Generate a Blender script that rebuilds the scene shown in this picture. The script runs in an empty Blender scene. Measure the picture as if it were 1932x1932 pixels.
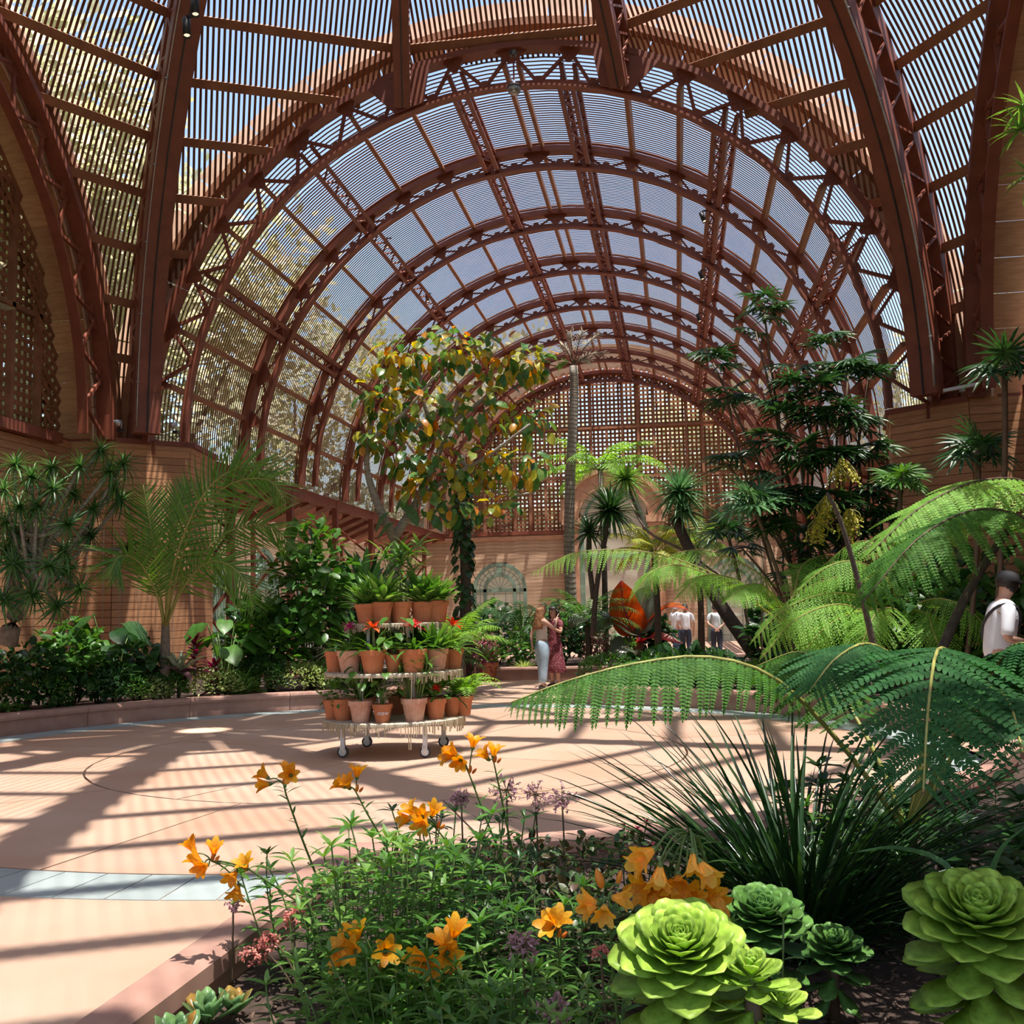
import bpy, math, random
import numpy as np
from mathutils import Vector, Matrix, Euler
PI=math.pi
rng=random.Random(7)
S=bpy.context.scene; COL=S.collection
def R(a): return math.radians(a)

# ------------------------------------------------------------------ camera
CAM=Vector((3.244,0,1.55))
RT=Vector((0.98800992,0.15294927,-0.02104556)); UP=Vector((0.03525024,-0.09076227,0.99524853)); FW=Vector((-0.15031239,0.98405728,0.09506552))
F_PX=2006.0
cd=bpy.data.cameras.new('camera'); cam=bpy.data.objects.new('camera',cd); COL.objects.link(cam)
cd.sensor_width=36; cd.lens=F_PX/1932*36; cd.clip_start=.05; cd.clip_end=900
m=Matrix.Identity(4)
for i in range(3): m[i][0]=RT[i]; m[i][1]=UP[i]; m[i][2]=-FW[i]; m[i][3]=CAM[i]
cam.matrix_world=m
S.camera=cam
def at(px,py,d):
    """world point seen at pixel (px,py) of the 1932 px photograph at depth d (metres along the lens axis)"""
    return CAM+d*(FW+RT*((px-966)/F_PX)+UP*((966-py)/F_PX))
def atz(px,py,z):
    r=FW+RT*((px-966)/F_PX)+UP*((966-py)/F_PX)
    return CAM+r*((z-CAM.z)/r.z)

# ------------------------------------------------------------------ sky, sun, exposure
SUN_EL=R(77.3); SUN_AZ=R(125)      # azimuth measured from +Y (the view axis) towards +X
w=bpy.data.worlds.new('sky'); S.world=w; w.use_nodes=True
nt=w.node_tree; bg=nt.nodes['Background']; sk=nt.nodes.new('ShaderNodeTexSky')
sk.sky_type='NISHITA'; sk.sun_disc=False; sk.sun_elevation=SUN_EL; sk.sun_rotation=SUN_AZ; sk.air_density=1.4; sk.dust_density=2.5; sk.ozone_density=1.5
nt.links.new(sk.outputs[0],bg.inputs[0]); bg.inputs[1].default_value=.33
sd=bpy.data.lights.new('sun','SUN'); so=bpy.data.objects.new('sun',sd); COL.objects.link(so)
sd.energy=16; sd.angle=R(.53); sd.color=(1,.94,.86)
sun_dir=Vector((math.sin(SUN_AZ)*math.cos(SUN_EL),math.cos(SUN_AZ)*math.cos(SUN_EL),math.sin(SUN_EL)))
so.rotation_euler=sun_dir.to_track_quat('Z','Y').to_euler()
S.view_settings.view_transform='Standard'; S.view_settings.look='None'; S.view_settings.gamma=1
S.view_settings.use_curve_mapping=False; S.view_settings.exposure=-.25

# ------------------------------------------------------------------ materials
def newmat(name):
    m=bpy.data.materials.new(name); m.use_nodes=True
    return m,m.node_tree,m.node_tree.nodes['Principled BSDF']
def surf(name,c1,c2=None,rough=.6,scale=6,stretch=(1,1,1),metal=0,bump=.0,detail=4,objrand=0.0,spec=.5,coord='Object'):
    m,nt,b=newmat(name); N=nt.nodes; L=nt.links
    b.inputs['Roughness'].default_value=rough; b.inputs['Metallic'].default_value=metal; b.inputs['Specular IOR Level'].default_value=spec
    c2=c2 or tuple(x*.75 for x in c1)
    tc=N.new('ShaderNodeTexCoord'); mp=N.new('ShaderNodeMapping'); mp.inputs['Scale'].default_value=stretch
    L.new(tc.outputs[coord],mp.inputs[0])
    nz=N.new('ShaderNodeTexNoise'); nz.inputs['Scale'].default_value=scale; nz.inputs['Detail'].default_value=detail
    L.new(mp.outputs[0],nz.inputs[0])
    rp=N.new('ShaderNodeValToRGB'); rp.color_ramp.elements[0].position=.3; rp.color_ramp.elements[1].position=.7
    rp.color_ramp.elements[0].color=(*c2,1); rp.color_ramp.elements[1].color=(*c1,1)
    L.new(nz.outputs[0],rp.inputs[0]); out=rp.outputs[0]
    if objrand:
        oi=N.new('ShaderNodeObjectInfo'); mr=N.new('ShaderNodeMapRange'); mr.inputs[3].default_value=1-objrand; mr.inputs[4].default_value=1+objrand
        L.new(oi.outputs['Random'],mr.inputs[0]); hs=N.new('ShaderNodeHueSaturation'); L.new(mr.outputs[0],hs.inputs['Value']); L.new(out,hs.inputs['Color']); out=hs.outputs[0]
    L.new(out,b.inputs['Base Color'])
    if bump:
        bp=N.new('ShaderNodeBump'); bp.inputs['Strength'].default_value=bump; bp.inputs['Distance'].default_value=.02
        L.new(nz.outputs[0],bp.inputs['Height']); L.new(bp.outputs[0],b.inputs['Normal'])
    return m
def leafmat(name,cols,rough=.42,trans=.3,edge=None,spec=.5):
    """leaf material: colour picked per leaf; thin and partly translucent"""
    m,nt,b=newmat(name); N=nt.nodes; L=nt.links
    oi=N.new('ShaderNodeObjectInfo'); ge=N.new('ShaderNodeNewGeometry'); ad=N.new('ShaderNodeMath'); fr=N.new('ShaderNodeMath'); fr.operation='FRACT'
    L.new(oi.outputs['Random'],ad.inputs[0]); L.new(ge.outputs['Random Per Island'],ad.inputs[1]); L.new(ad.outputs[0],fr.inputs[0])
    rp=N.new('ShaderNodeValToRGB'); el=rp.color_ramp.elements
    for i,c in enumerate(cols):
        p=i/(max(1,len(cols)-1))
        e=el[i] if i<2 else el.new(p)
        e.position=p; e.color=(*c,1)
    L.new(fr.outputs[0],rp.inputs[0])
    tc=N.new('ShaderNodeTexCoord'); nz=N.new('ShaderNodeTexNoise'); nz.inputs['Scale'].default_value=9; L.new(tc.outputs['Object'],nz.inputs[0])
    mr=N.new('ShaderNodeMapRange'); mr.inputs[1].default_value=.3; mr.inputs[2].default_value=.7; mr.inputs[3].default_value=.8; mr.inputs[4].default_value=1.2; L.new(nz.outputs[0],mr.inputs[0])
    hs=N.new('ShaderNodeHueSaturation'); L.new(mr.outputs[0],hs.inputs['Value']); L.new(rp.outputs[0],hs.inputs['Color'])
    L.new(hs.outputs[0],b.inputs['Base Color']); b.inputs['Roughness'].default_value=rough; b.inputs['Specular IOR Level'].default_value=spec
    tr=N.new('ShaderNodeBsdfTranslucent'); hs2=N.new('ShaderNodeHueSaturation'); hs2.inputs['Saturation'].default_value=1.15; hs2.inputs['Value'].default_value=1.5
    hs2.inputs['Hue'].default_value=.485
    L.new(hs.outputs[0],hs2.inputs['Color']); L.new(hs2.outputs[0],tr.inputs[0])
    mx=N.new('ShaderNodeMixShader'); mx.inputs[0].default_value=trans
    L.new(b.outputs[0],mx.inputs[1]); L.new(tr.outputs[0],mx.inputs[2]); L.new(mx.outputs[0],N['Material Output'].inputs[0])
    return m
M={}
M['steel']=surf('red_oxide_steel',(.24,.068,.036),(.17,.046,.026),.5,3,objrand=.08,bump=.05)
M['lath']=surf('redwood_lath',(.22,.10,.055),(.12,.052,.03),.8,2,(1,1,1),objrand=.1,spec=.2)
M['lattice']=surf('redwood_lattice',(.36,.15,.07),(.22,.09,.045),.8,3,spec=.2)
M['plank']=surf('redwood_plank',(.52,.27,.14),(.38,.18,.085),.7,3,(1,1,6),objrand=.16,bump=.1,spec=.3)
M['plankpale']=surf('weathered_plank',(.62,.45,.31),(.45,.28,.17),.75,2,(1,1,6),objrand=.14,bump=.1,spec=.3)
M['beam']=surf('timber_beam',(.34,.15,.075),(.22,.09,.045),.7,3,bump=.1)
M['gap']=surf('dark_backing',(.07,.03,.018),None,.9)
M['pave']=surf('salmon_concrete',(.53,.37,.28),(.47,.28,.19),.65,.7,detail=9,objrand=.05,bump=.02,coord='Object')
M['blue']=surf('blue_grey_tile',(.40,.46,.45),(.30,.35,.35),.6,2,detail=6,objrand=.06)
M['joint']=surf('dark_joint',(.10,.07,.06),None,.9)
M['curb']=surf('pink_brown_concrete',(.46,.27,.21),(.37,.20,.155),.7,5,objrand=.05,bump=.05)
M['soil']=surf('bark_mulch',(.09,.055,.04),(.035,.022,.018),.95,22,detail=8,bump=.8)
M['green']=surf('sage_green_paint',(.22,.33,.25),(.18,.27,.20),.5,5)
M['terra']=surf('terracotta_plaster',(.62,.36,.22),(.50,.27,.16),.8,4)
M['black']=surf('black_metal',(.02,.02,.022),None,.4)
M['grey']=surf('galvanised_metal',(.55,.55,.56),(.4,.4,.42),.35,20,metal=.8)
M['white']=surf('white_cloth',(.75,.76,.80),(.66,.67,.71),.8,8)
def glassmat(name,tint,mixf=.6):
    m,nt,b=newmat(name); N=nt.nodes; L=nt.links
    b.inputs['Base Color'].default_value=(*tint,1); b.inputs['Roughness'].default_value=.15
    t=N.new('ShaderNodeBsdfTransparent'); mx=N.new('ShaderNodeMixShader'); mx.inputs[0].default_value=mixf
    L.new(t.outputs[0],mx.inputs[1]); L.new(b.outputs[0],mx.inputs[2]); L.new(mx.outputs[0],N['Material Output'].inputs[0]); return m
M['glass'],nt_,b_=newmat('frosted_window_glass'); b_.inputs['Base Color'].default_value=(.85,.80,.68,1); b_.inputs['Roughness'].default_value=.25
tl_=nt_.nodes.new('ShaderNodeBsdfTranslucent'); tl_.inputs[0].default_value=(.9,.86,.74,1); mx_=nt_.nodes.new('ShaderNodeMixShader'); mx_.inputs[0].default_value=.5
nt_.links.new(b_.outputs[0],mx_.inputs[1]); nt_.links.new(tl_.outputs[0],mx_.inputs[2]); nt_.links.new(mx_.outputs[0],nt_.nodes['Material Output'].inputs[0])
M['gable']=surf('pale_gable_board',(.85,.66,.50),(.68,.48,.35),.7,3,objrand=.1)

# ------------------------------------------------------------------ mesh tools
def mesh(name,V,F,mat=None,smooth=False):
    me=bpy.data.meshes.new(name); me.from_pydata([tuple(v) for v in V],[],[tuple(f) for f in F])
    if mat is not None: me.materials.append(mat)
    if smooth: me.polygons.foreach_set('use_smooth',[True]*len(me.polygons))
    me.update(); return me
def ob(name,me,parent=None,mw=None):
    o=bpy.data.objects.new(name,me); COL.objects.link(o)
    if parent is not None: o.parent=parent
    if mw is not None: o.matrix_basis=mw
    return o
def tag(o,label=None,cat=None,group=None,kind=None):
    if label: o['label']=label
    if cat: o['category']=cat
    if group: o['group']=group
    if kind: o['kind']=kind
    return o
def thing(name,label,cat,loc=(0,0,0),rz=0,group=None):
    o=bpy.data.objects.new(name,None); COL.objects.link(o); o.location=loc; o.rotation_euler=(0,0,rz); o.empty_display_size=.1
    return tag(o,label,cat,group)
def setting(name,loc=(0,0,0)):
    o=bpy.data.objects.new(name,None); COL.objects.link(o); o.location=loc; o['kind']='structure'; return o
def copy_tree(o,parent=None):
    c=o.copy(); COL.objects.link(c)
    if parent is not None: c.parent=parent
    for ch in o.children: copy_tree(ch,c)
    return c
class MB:
    def __init__(s): s.v=[]; s.f=[]
    def add(s,V,F):
        n=len(s.v); s.v.extend(V); s.f.extend([tuple(i+n for i in f) for f in F])
    def box(s,c,size,mw=None):
        hx,hy,hz=[k/2 for k in size]; V=[Vector((c[0]+a*hx,c[1]+b*hy,c[2]+d*hz)) for a in(-1,1) for b in(-1,1) for d in(-1,1)]
        if mw is not None: V=[mw@v for v in V]
        s.add(V,[(0,1,3,2),(4,6,7,5),(0,4,5,1),(2,3,7,6),(0,2,6,4),(1,5,7,3)]); return s
    def beam(s,p,q,w,h,up=(0,0,1)):
        p=Vector(p);q=Vector(q);d=(q-p).normalized();u=Vector(up)
        x=d.cross(u)
        if x.length<1e-4: x=d.cross(Vector((1,0,0)))
        x.normalize(); u=x.cross(d).normalized()
        V=[e+x*(a*w/2)+u*(b*h/2) for e in(p,q) for a,b in((-1,-1),(1,-1),(1,1),(-1,1))]
        s.add(V,[(3,2,1,0),(4,5,6,7),(0,1,5,4),(1,2,6,5),(2,3,7,6),(3,0,4,7)]); return s
    def tube(s,pts,r,n=6,cap=True):
        pts=[Vector(p) for p in pts]; rs=r if hasattr(r,'__len__') else [r]*len(pts)
        base=len(s.v); ref=Vector((0,0,1))
        for i,p in enumerate(pts):
            d=(pts[min(i+1,len(pts)-1)]-pts[max(i-1,0)]).normalized()
            if abs(d.dot(ref))>.95: ref=Vector((1,0,0)) if abs(d.x)<.9 else Vector((0,1,0))
            x=d.cross(ref).normalized(); y=d.cross(x)
            for k in range(n):
                a=2*PI*k/n; s.v.append(p+x*(math.cos(a)*rs[i])+y*(math.sin(a)*rs[i]))
        for i in range(len(pts)-1):
            for k in range(n):
                a=base+i*n+k; b=base+i*n+(k+1)%n; s.f.append((a,b,b+n,a+n))
        if cap:
            s.f.append(tuple(base+k for k in reversed(range(n)))); s.f.append(tuple(base+(len(pts)-1)*n+k for k in range(n)))
        return s
    def lathe(s,prof,n=16,c=(0,0,0)):
        base=len(s.v)
        for r,z in prof:
            for k in range(n):
                a=2*PI*k/n; s.v.append(Vector((c[0]+r*math.cos(a),c[1]+r*math.sin(a),c[2]+z)))
        for i in range(len(prof)-1):
            for k in range(n):
                a=base+i*n+k; b=base+i*n+(k+1)%n; s.f.append((a,b,b+n,a+n))
        return s
    def band(s,ring0,ring1):
        """two closed cross sections swept: list of sections (each list of points, same count), closed section"""
    def sweep(s,secs,closed=True,caps=True):
        n=len(secs[0]); base=len(s.v)
        for sc in secs: s.v.extend([Vector(p) for p in sc])
        for i in range(len(secs)-1):
            for k in range(n if closed else n-1):
                a=base+i*n+k; b=base+i*n+(k+1)%n; s.f.append((a,b,b+n,a+n))
        if caps and closed:
            s.f.append(tuple(base+k for k in reversed(range(n)))); s.f.append(tuple(base+(len(secs)-1)*n+k for k in range(n)))
        return s
    def mesh(s,name,mat,smooth=False): return mesh(name,s.v,s.f,mat,smooth)
    def build(s,name,mat,parent=None,smooth=False,kind=None,label=None):
        o=ob(name,s.mesh(name,mat,smooth),parent)
        if kind:o['kind']=kind
        if label:o['label']=label
        return o
def npmesh(name,V,Q,mat,smooth=False):
    """V (n,3) array, Q (m,4) quads"""
    me=bpy.data.meshes.new(name); V=np.asarray(V,np.float32); Q=np.asarray(Q,np.int32)
    me.vertices.add(len(V)); me.vertices.foreach_set('co',V.ravel())
    me.loops.add(Q.size); me.loops.foreach_set('vertex_index',Q.ravel())
    me.polygons.add(len(Q)); me.polygons.foreach_set('loop_start',np.arange(0,Q.size,Q.shape[1],dtype=np.int32))
    try: me.polygons.foreach_set('loop_total',np.full(len(Q),Q.shape[1],np.int32))
    except Exception: pass
    if smooth: me.polygons.foreach_set('use_smooth',np.ones(len(Q),bool))
    me.materials.append(mat); me.update(calc_edges=True); return me

# ------------------------------------------------------------------ dimensions
XS=9.2; YS=13.2; VR=8.5; VI=7.62; ZS=5.59; YC=12.0; HALF=10.5; YF=22.5; BAY=4.43; NB=7; YE=YF+BAY*NB
def arcpt(r,a,y): return Vector((r*math.sin(a),y,ZS+r*math.cos(a)))     # a from the crown

# ------------------------------------------------------------------ floor
floor=setting('floor')
MB().box((0,25,-.15),(60,110,.2)).build('subfloor',M['joint'],floor)
def wedge(r0,r1,a0,a1,z0,z1,n=6,c=(0,YC)):
    mb=MB(); secs=[]
    for i in range(n+1):
        a=a0+(a1-a0)*i/n; x,y=math.sin(a),math.cos(a)
        secs.append([(c[0]+r*x,c[1]+r*y,z) for r,z in((r0,z0),(r1,z0),(r1,z1),(r0,z1))])
    return mb.sweep(secs)
g=.012
for k in range(4): wedge(.02,3.29,R(90*k+20)+.004,R(90*k+110)-.004,-.06,0,10).build('paving_slab',M['pave'],floor)
for k in range(12): wedge(3.31,5.69,R(30*k+8)+.002,R(30*k+38)-.002,-.06,0,6).build('paving_slab',M['pave'],floor)
NT=120; tm=wedge(5.71,6.27,.0008,2*PI/NT-.0008,-.06,0,1).mesh('tile',M['blue'])
for k in range(NT):
    o=ob('blue_tile',tm,floor); a=-2*PI*k/NT; o.matrix_basis=Matrix.Translation((0,YC,0))@Matrix.Rotation(a,4,'Z')@Matrix.Translation((0,-YC,0))
# passages (the cross axis paths)
PW=1.3
def slab(x0,x1,y0,y1,z=0):
    return MB().box(((x0+x1)/2,(y0+y1)/2,z-.03),(x1-x0-g,y1-y0-g,.06)).build('paving_slab',M['pave'],floor)
yy=YC+6.27
for i in range(3): slab(-1.75,1.3,17.9+2.3*i,20.2+2.3*i,-.005)
for i in range(3): slab(-PW,PW,5.97-3.0*(i+1),5.97-3.0*i,-.005)
for i in range(5):
    slab(-10,-8.0+0,25+6*i,31+6*i); slab(8,10,25+6*i,31+6*i)
for i in range(2): slab(-10.2+2.1*i,-8.1+2.1*i,10.6,13.4); slab(6.2+2.0*i,8.2+2.0*i,10.6,13.4)
slab(-10.2,PW+0,23.0,24.75); slab(1.3,10,23.0,24.75)
for i in range(6):
    for j in range(5): slab(-1.75+2.4*j,.65+2.4*j,31.1+3.6*i,34.7+3.6*i)
for i in range(9): slab(-3.55,-1.95,24.8+3.1*i,27.9+3.1*i)
slab(-8.0,-1.9,45.6,53)
# ------------------------------------------------------------------ raised beds: kerbs and soil
def bed(label,outline,kerb_edges,zs=.24,zc=.30,w=.30,name='planter_kerb',seglen=1.5):
    """outline: list of xy (counter-clockwise seen from above); kerb_edges: list of (i) edge indices that carry a kerb"""
    n=len(outline)
    t=thing('planter_bed',label,'planter')
    V=[Vector((x,y,zs)) for x,y in outline]
    # soil as a fan over a slightly uneven grid
    me=mesh('soil',V,[tuple(range(n))],M['soil']); so_=ob('soil',me,t)
    chains=[];cur=[]
    for i in range(n):
        if i in kerb_edges:
            if not cur: cur=[outline[i]]
            cur.append(outline[(i+1)%n])
        elif cur: chains.append(cur); cur=[]
    if cur: chains.append(cur)
    for ch in chains:
        P=[Vector((x,y,0)) for x,y in ch]; nn=[]
        for i,p in enumerate(P):
            d1=(P[i]-P[i-1]).normalized() if i>0 else None; d2=(P[i+1]-P[i]).normalized() if i<len(P)-1 else None
            d=((d1 or d2)+(d2 or d1)); d.normalize(); k=1.0
            if d1 and d2: k=1/max(.5,d.dot(d1))
            nn.append(Vector((-d.y,d.x,0))*k)          # to the left = inside
        acc=0; st=0; L=0
        for i in range(1,len(P)):
            L+=(P[i]-P[i-1]).length
            turn = i<len(P)-1 and (P[i+1]-P[i]).normalized().dot((P[i]-P[i-1]).normalized())<.9
            if L>seglen or i==len(P)-1 or turn:
                def sec(j,o0,o1,z0,z1,off=0):
                    p=P[j]; e=(P[i]-P[st]).normalized()*off
                    a=p+nn[j]*o0+e; b=p+nn[j]*o1+e
                    return [(a.x,a.y,z0),(b.x,b.y,z0),(b.x,b.y,z1),(a.x,a.y,z1)]
                rg=list(range(st,i+1)); offs=[.004 if j==st else (-.004 if j==i else 0) for j in rg]
                MB().sweep([sec(j,.025,w-.02,-.02,zc-.09,o) for j,o in zip(rg,offs)]).build('kerb_block',M['curb'],t)
                def cap(j,off):
                    p=P[j]; e=(P[i]-P[st]).normalized()*off; pr=[(-.005,zc-.088),(-.012,zc-.05),(0,zc-.015),(.025,zc),(w-.03,zc),(w,zc-.02),(w,zc-.088)]
                    return [((p+nn[j]*o+e).x,(p+nn[j]*o+e).y,z) for o,z in reversed(pr)]
                MB().sweep([cap(j,o) for j,o in zip(rg,offs)]).build('kerb_cap',M['curb'],t)
                st=i; L=0
    return t
def arcxy(r,a0,a1,n): return [(r*math.sin(a0+(a1-a0)*i/n),YC+r*math.cos(a0+(a1-a0)*i/n)) for i in range(n+1)]
RB=6.29; PWa=math.asin(1.32/RB); PWl=math.asin(1.75/RB); Wd=1.45
# far right bed
o1=[(1.32,22.9),]+arcxy(RB,PWa,PI/2-math.asin(Wd/RB),16)+[(9.95,YC+Wd),(9.95,22.9)]
bed('long raised bed along the right of the round plaza behind the tree fern fronds',o1,set(range(0,19)))
# far left bed
o2=[(-9.95,YC+Wd)]+arcxy(RB,-(PI/2-math.asin(Wd/RB)),-PWl,16)+[(-1.75,22.9),(-9.95,22.9)]
bed('long curved raised bed on the left of the plaza below the palm',o2,set(range(0,18)))
# near right bed (flowers, in front of the camera)
o3=[(9.95,YC-Wd)]+arcxy(RB,PI/2+math.asin(Wd/RB),PI-PWa,16)+[(1.29,-1.0),(9.95,-1.0)]
bed('near raised flower bed with orange lilies and green rosette succulents',o3,set(range(0,18)),zs=.14,w=.18)
o4=[(-9.95,-1.0),(-1.32,-1.0)]+arcxy(RB,PI+PWa,PI*1.5-math.asin(Wd/RB),16)+[(-9.95,YC-Wd)]
bed('raised bed out of sight at the near left of the plaza',o4,set(range(1,19)))
# bed behind the standing women
o5=[(-1.9,24.75),(8.0,24.75),(8.0,31.0),(-1.9,31.0)]
bed('low raised bed behind the two standing women with small agaves',o5,{0,1,2,3})
o6=[(-8.0,24.75),(-3.6,24.75),(-3.6,45.5),(-8.0,45.5)]
bed('raised bed inside the long vault left of the far path',o6,{0,1,2,3})

# ------------------------------------------------------------------ steel arches
def make_arch(label,group=None,VR=8.5):
    """arch truss in the XZ plane through the origin, spring line at z=0"""
    t=thing('steel_arch',label,'arch',(0,YF,ZS),0,group)
    def ring(r0,r1,wy,a0=-PI/2,a1=PI/2,n=48):
        return [[(r*math.sin(a0+(a1-a0)*i/n),y,r*math.cos(a0+(a1-a0)*i/n)) for r,y in((r0,-wy/2),(r1,-wy/2),(r1,wy/2),(r0,wy/2))] for i in range(n+1)]
    MB().sweep(ring(VR,VR+.14,.34)).build('outer_chord',M['steel'],t)
    MB().sweep(ring(VR+.14,VR+.19,.14)).build('chord_web',M['steel'],t)
    mb=MB().sweep(ring(VI,VI+.05,.22)); mb.sweep(ring(VI+.05,VI+.16,.05)); mb.build('inner_chord',M['steel'],t)
    step=R(9.1); N=10; wb=.07 if VR>8.3 else .045
    def P(r,a): return Vector((r*math.sin(a),0,r*math.cos(a)))
    for k in range(-N,N+1):
        a=k*step*.985
        if abs(a)>R(86): continue
        if k%2==0 or True:
            # gusset at outer chord
            s_=.30 if k%4==0 else .2
            q=[P(VR+.02,a-s_/VR*1.3),P(VR+.02,a+s_/VR*1.3),P(VR-.28,a+.05/VR),P(VR-.28,a-.05/VR)]
            V=[p+Vector((0,y,0)) for y in(-.02,.02) for p in q]
            MB().add(V,[(0,1,2,3),(7,6,5,4),(0,4,5,1),(1,5,6,2),(2,6,7,3),(3,7,4,0)]) or None
            mb=MB(); mb.add(V,[(0,1,2,3),(7,6,5,4),(0,4,5,1),(1,5,6,2),(2,6,7,3),(3,7,4,0)]); mb.build('gusset_plate',M['steel'],t)
        b=a+step*.985/2
        if b<PI/2:
            mb=MB(); mb.beam(P(VR-.02,a),P(VI+.1,b),wb,wb,(0,1,0)); mb.build('brace',M['steel'],t)
            mb=MB(); mb.beam(P(VI+.1,b),P(VR-.02,min(a+step*.985,PI/2)),wb,wb,(0,1,0)); mb.build('brace',M['steel'],t)
            q=[P(VI+.05,b-.17/VI),P(VI+.05,b+.17/VI),P(VI+.26,b+.06/VI),P(VI+.26,b-.06/VI)]
            V=[p+Vector((0,y,0)) for y in(-.02,.02) for p in q]
            mb=MB(); mb.add(V,[(0,1,2,3),(7,6,5,4),(0,4,5,1),(1,5,6,2),(2,6,7,3),(3,7,4,0)]); mb.build('gusset_plate',M['steel'],t)
    return t
ords=['nearest','second','third','fourth','fifth','sixth','seventh','farthest']
VRI=8.06      # the arches inside the vault are shallower than the one at its mouth
arch0=make_arch('large red steel truss arch at the mouth of the long vault, nearest of its row','red steel arches of the long vault')
big=[]
arch1=make_arch('red steel truss arch of the long vault, second from the mouth','red steel arches of the long vault',VRI)
for k in range(1,NB+1):
    a=arch1 if k==1 else copy_tree(arch1)
    a.location=(0,YF+BAY*k,ZS)
    a['label']='red steel truss arch of the long vault, %s from the mouth'%ords[k] if k<NB else 'red steel truss arch against the lattice end wall, farthest of its row'
for sx,lb in((-1,'left'),(1,'right')):
    a=copy_tree(arch0); a.location=(sx*XS,YS,ZS); a.rotation_euler=(0,0,PI/2)
    a['label']='red steel truss arch across the %s side of the domed crossing'%lb; a['group']='side arches of the crossing'
back_vault=setting('ceiling.002')
for k in range(3):
    a=copy_tree(arch0 if k==0 else arch1,back_vault); a.location=(0,YC-HALF-BAY*k,ZS)
    for q in('label','category','group'):
        if q in a: del a[q]
# large plates where the two dome ribs land on the front arch
for sx in(-1,1):
    a=math.atan2(2.4,7.6)*sx; mb=MB()
    P=lambda r,aa:Vector((r*math.sin(aa),0,r*math.cos(aa)))
    q=[P(VR,a-.09),P(VR,a+.09),P(VI+.05,a+.045),P(VI+.05,a-.045)]
    V=[p+Vector((0,y,0)) for y in(-.2,-.16) for p in q]
    mb.add(V,[(0,1,2,3),(7,6,5,4),(0,4,5,1),(1,5,6,2),(2,6,7,3),(3,7,4,0)]); mb.build('landing_plate',M['steel'],arch0)

# ------------------------------------------------------------------ vault roof (laths bent along the arch) and purlins
def arc_slats(y0,y1,pitch,wd,th,r,seg=40,a0=-PI/2,a1=PI/2,flare=0):
    n=int((y1-y0)/pitch); ys=y0+pitch*(np.arange(n)+.5); a=np.linspace(a0,a1,seg+1)
    sec=np.array([[r,-wd/2],[r+th,-wd/2],[r+th,wd/2],[r,wd/2]])
    rr=sec[None,None,:,0]+(flare*np.clip(1-(ys-y0)/1.6,0,1))[:,None,None]
    X=rr*np.sin(a)[None,:,None]; Z=ZS+rr*np.cos(a)[None,:,None]
    Y=ys[:,None,None]+sec[None,None,:,1]+0*a[None,:,None]
    V=np.stack([X,Y,Z],-1).reshape(-1,3)
    i=np.arange(n)[:,None,None]; j=np.arange(seg)[None,:,None]; k=np.arange(4)[None,None,:]
    b=(i*(seg+1)+j)*4
    Q=np.stack([b+k,b+(k+1)%4,b+(k+1)%4+4,b+k+4],-1).reshape(-1,4)
    return V,Q
ceil=setting('ceiling')
for k in range(NB):
    V,Q=arc_slats(YF+BAY*k+.03,YF+BAY*(k+1)-.02,.122,.056,.007,VRI+.24,flare=.36 if k==0 else 0)
    o=ob('lath_panel',npmesh('lath_panel',V,Q,M['lath']),ceil); o['kind']='stuff'
V,Q=arc_slats(YC-HALF-3*BAY,YC-HALF,.122,.056,.007,VRI+.24)
o=ob('lath_panel',npmesh('lath_panel',V,Q,M['lath']),back_vault); o['kind']='stuff'
U=R(9.1)*.985
for k in range(1,NB):
    MB().sweep([[(r*math.sin(a),YF+BAY*k+y,ZS+r*math.cos(a)) for r,y in((VRI+.255,-.07),(VRI+.27,-.07),(VRI+.27,.07),(VRI+.255,.07))] for a in[-PI/2+PI*i/48 for i in range(49)]]).build('joint_strip',M['beam'],ceil)
def purlin_run(y0,y1,parent):
    for k in range(-9,10):
        a=k*U
        ax=Vector((math.sin(a),0,math.cos(a)))
        if k in(-7,-4,-1,1,4,7):
            t=MB()
            tan=Vector((math.cos(a),0,-math.sin(a)))
            for s_ in(-1,1):
                for r_ in(VI+.12,VRI+.1):
                    p=ax*r_+tan*(.15*s_)+Vector((0,0,ZS)); t.beam(p+Vector((0,y0,0)),p+Vector((0,y1,0)),.1,.09,ax)
            o=t.build('girder_chord',M['steel'],parent)
            t=MB(); n=int((y1-y0)/.42)
            for i in range(n):
                ya=y0+(y1-y0)*i/n; yb=y0+(y1-y0)*(i+1)/n; sg=1 if i%2 else -1
                pa=ax*(VI+.12)+tan*(.15*sg)+Vector((0,ya,ZS)); pb=ax*(VI+.12)-tan*(.15*sg)+Vector((0,yb,ZS))
                t.beam(pa,pb,.035,.035,ax)
                for s_ in(-1,1):
                    r1,r2=(VI+.12,VRI+.1) if i%2 else (VRI+.1,VI+.12)
                    t.beam(ax*r1+tan*(.15*s_)+Vector((0,ya,ZS)),ax*r2+tan*(.15*s_)+Vector((0,yb,ZS)),.035,.035,tan)
            o=t.build('girder_lacing',M['steel'],parent); o['kind']='stuff'
        elif k==0:
            for s_ in(-1,1):
                p=ax*(VRI+.14)+Vector((.16*s_,0,ZS)); MB().beam(p+Vector((0,y0,0)),p+Vector((0,y1,0)),.09,.17,ax).build('purlin',M['beam'],parent)
        else:
            p=ax*(VRI+.14)+Vector((0,0,ZS)); MB().beam(p+Vector((0,y0,0)),p+Vector((0,y1,0)),.10,.18,ax).build('purlin',M['beam'],parent)
purlin_run(YF,YE,ceil); purlin_run(YC-HALF-3*BAY,YC-HALF,back_vault)
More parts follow.
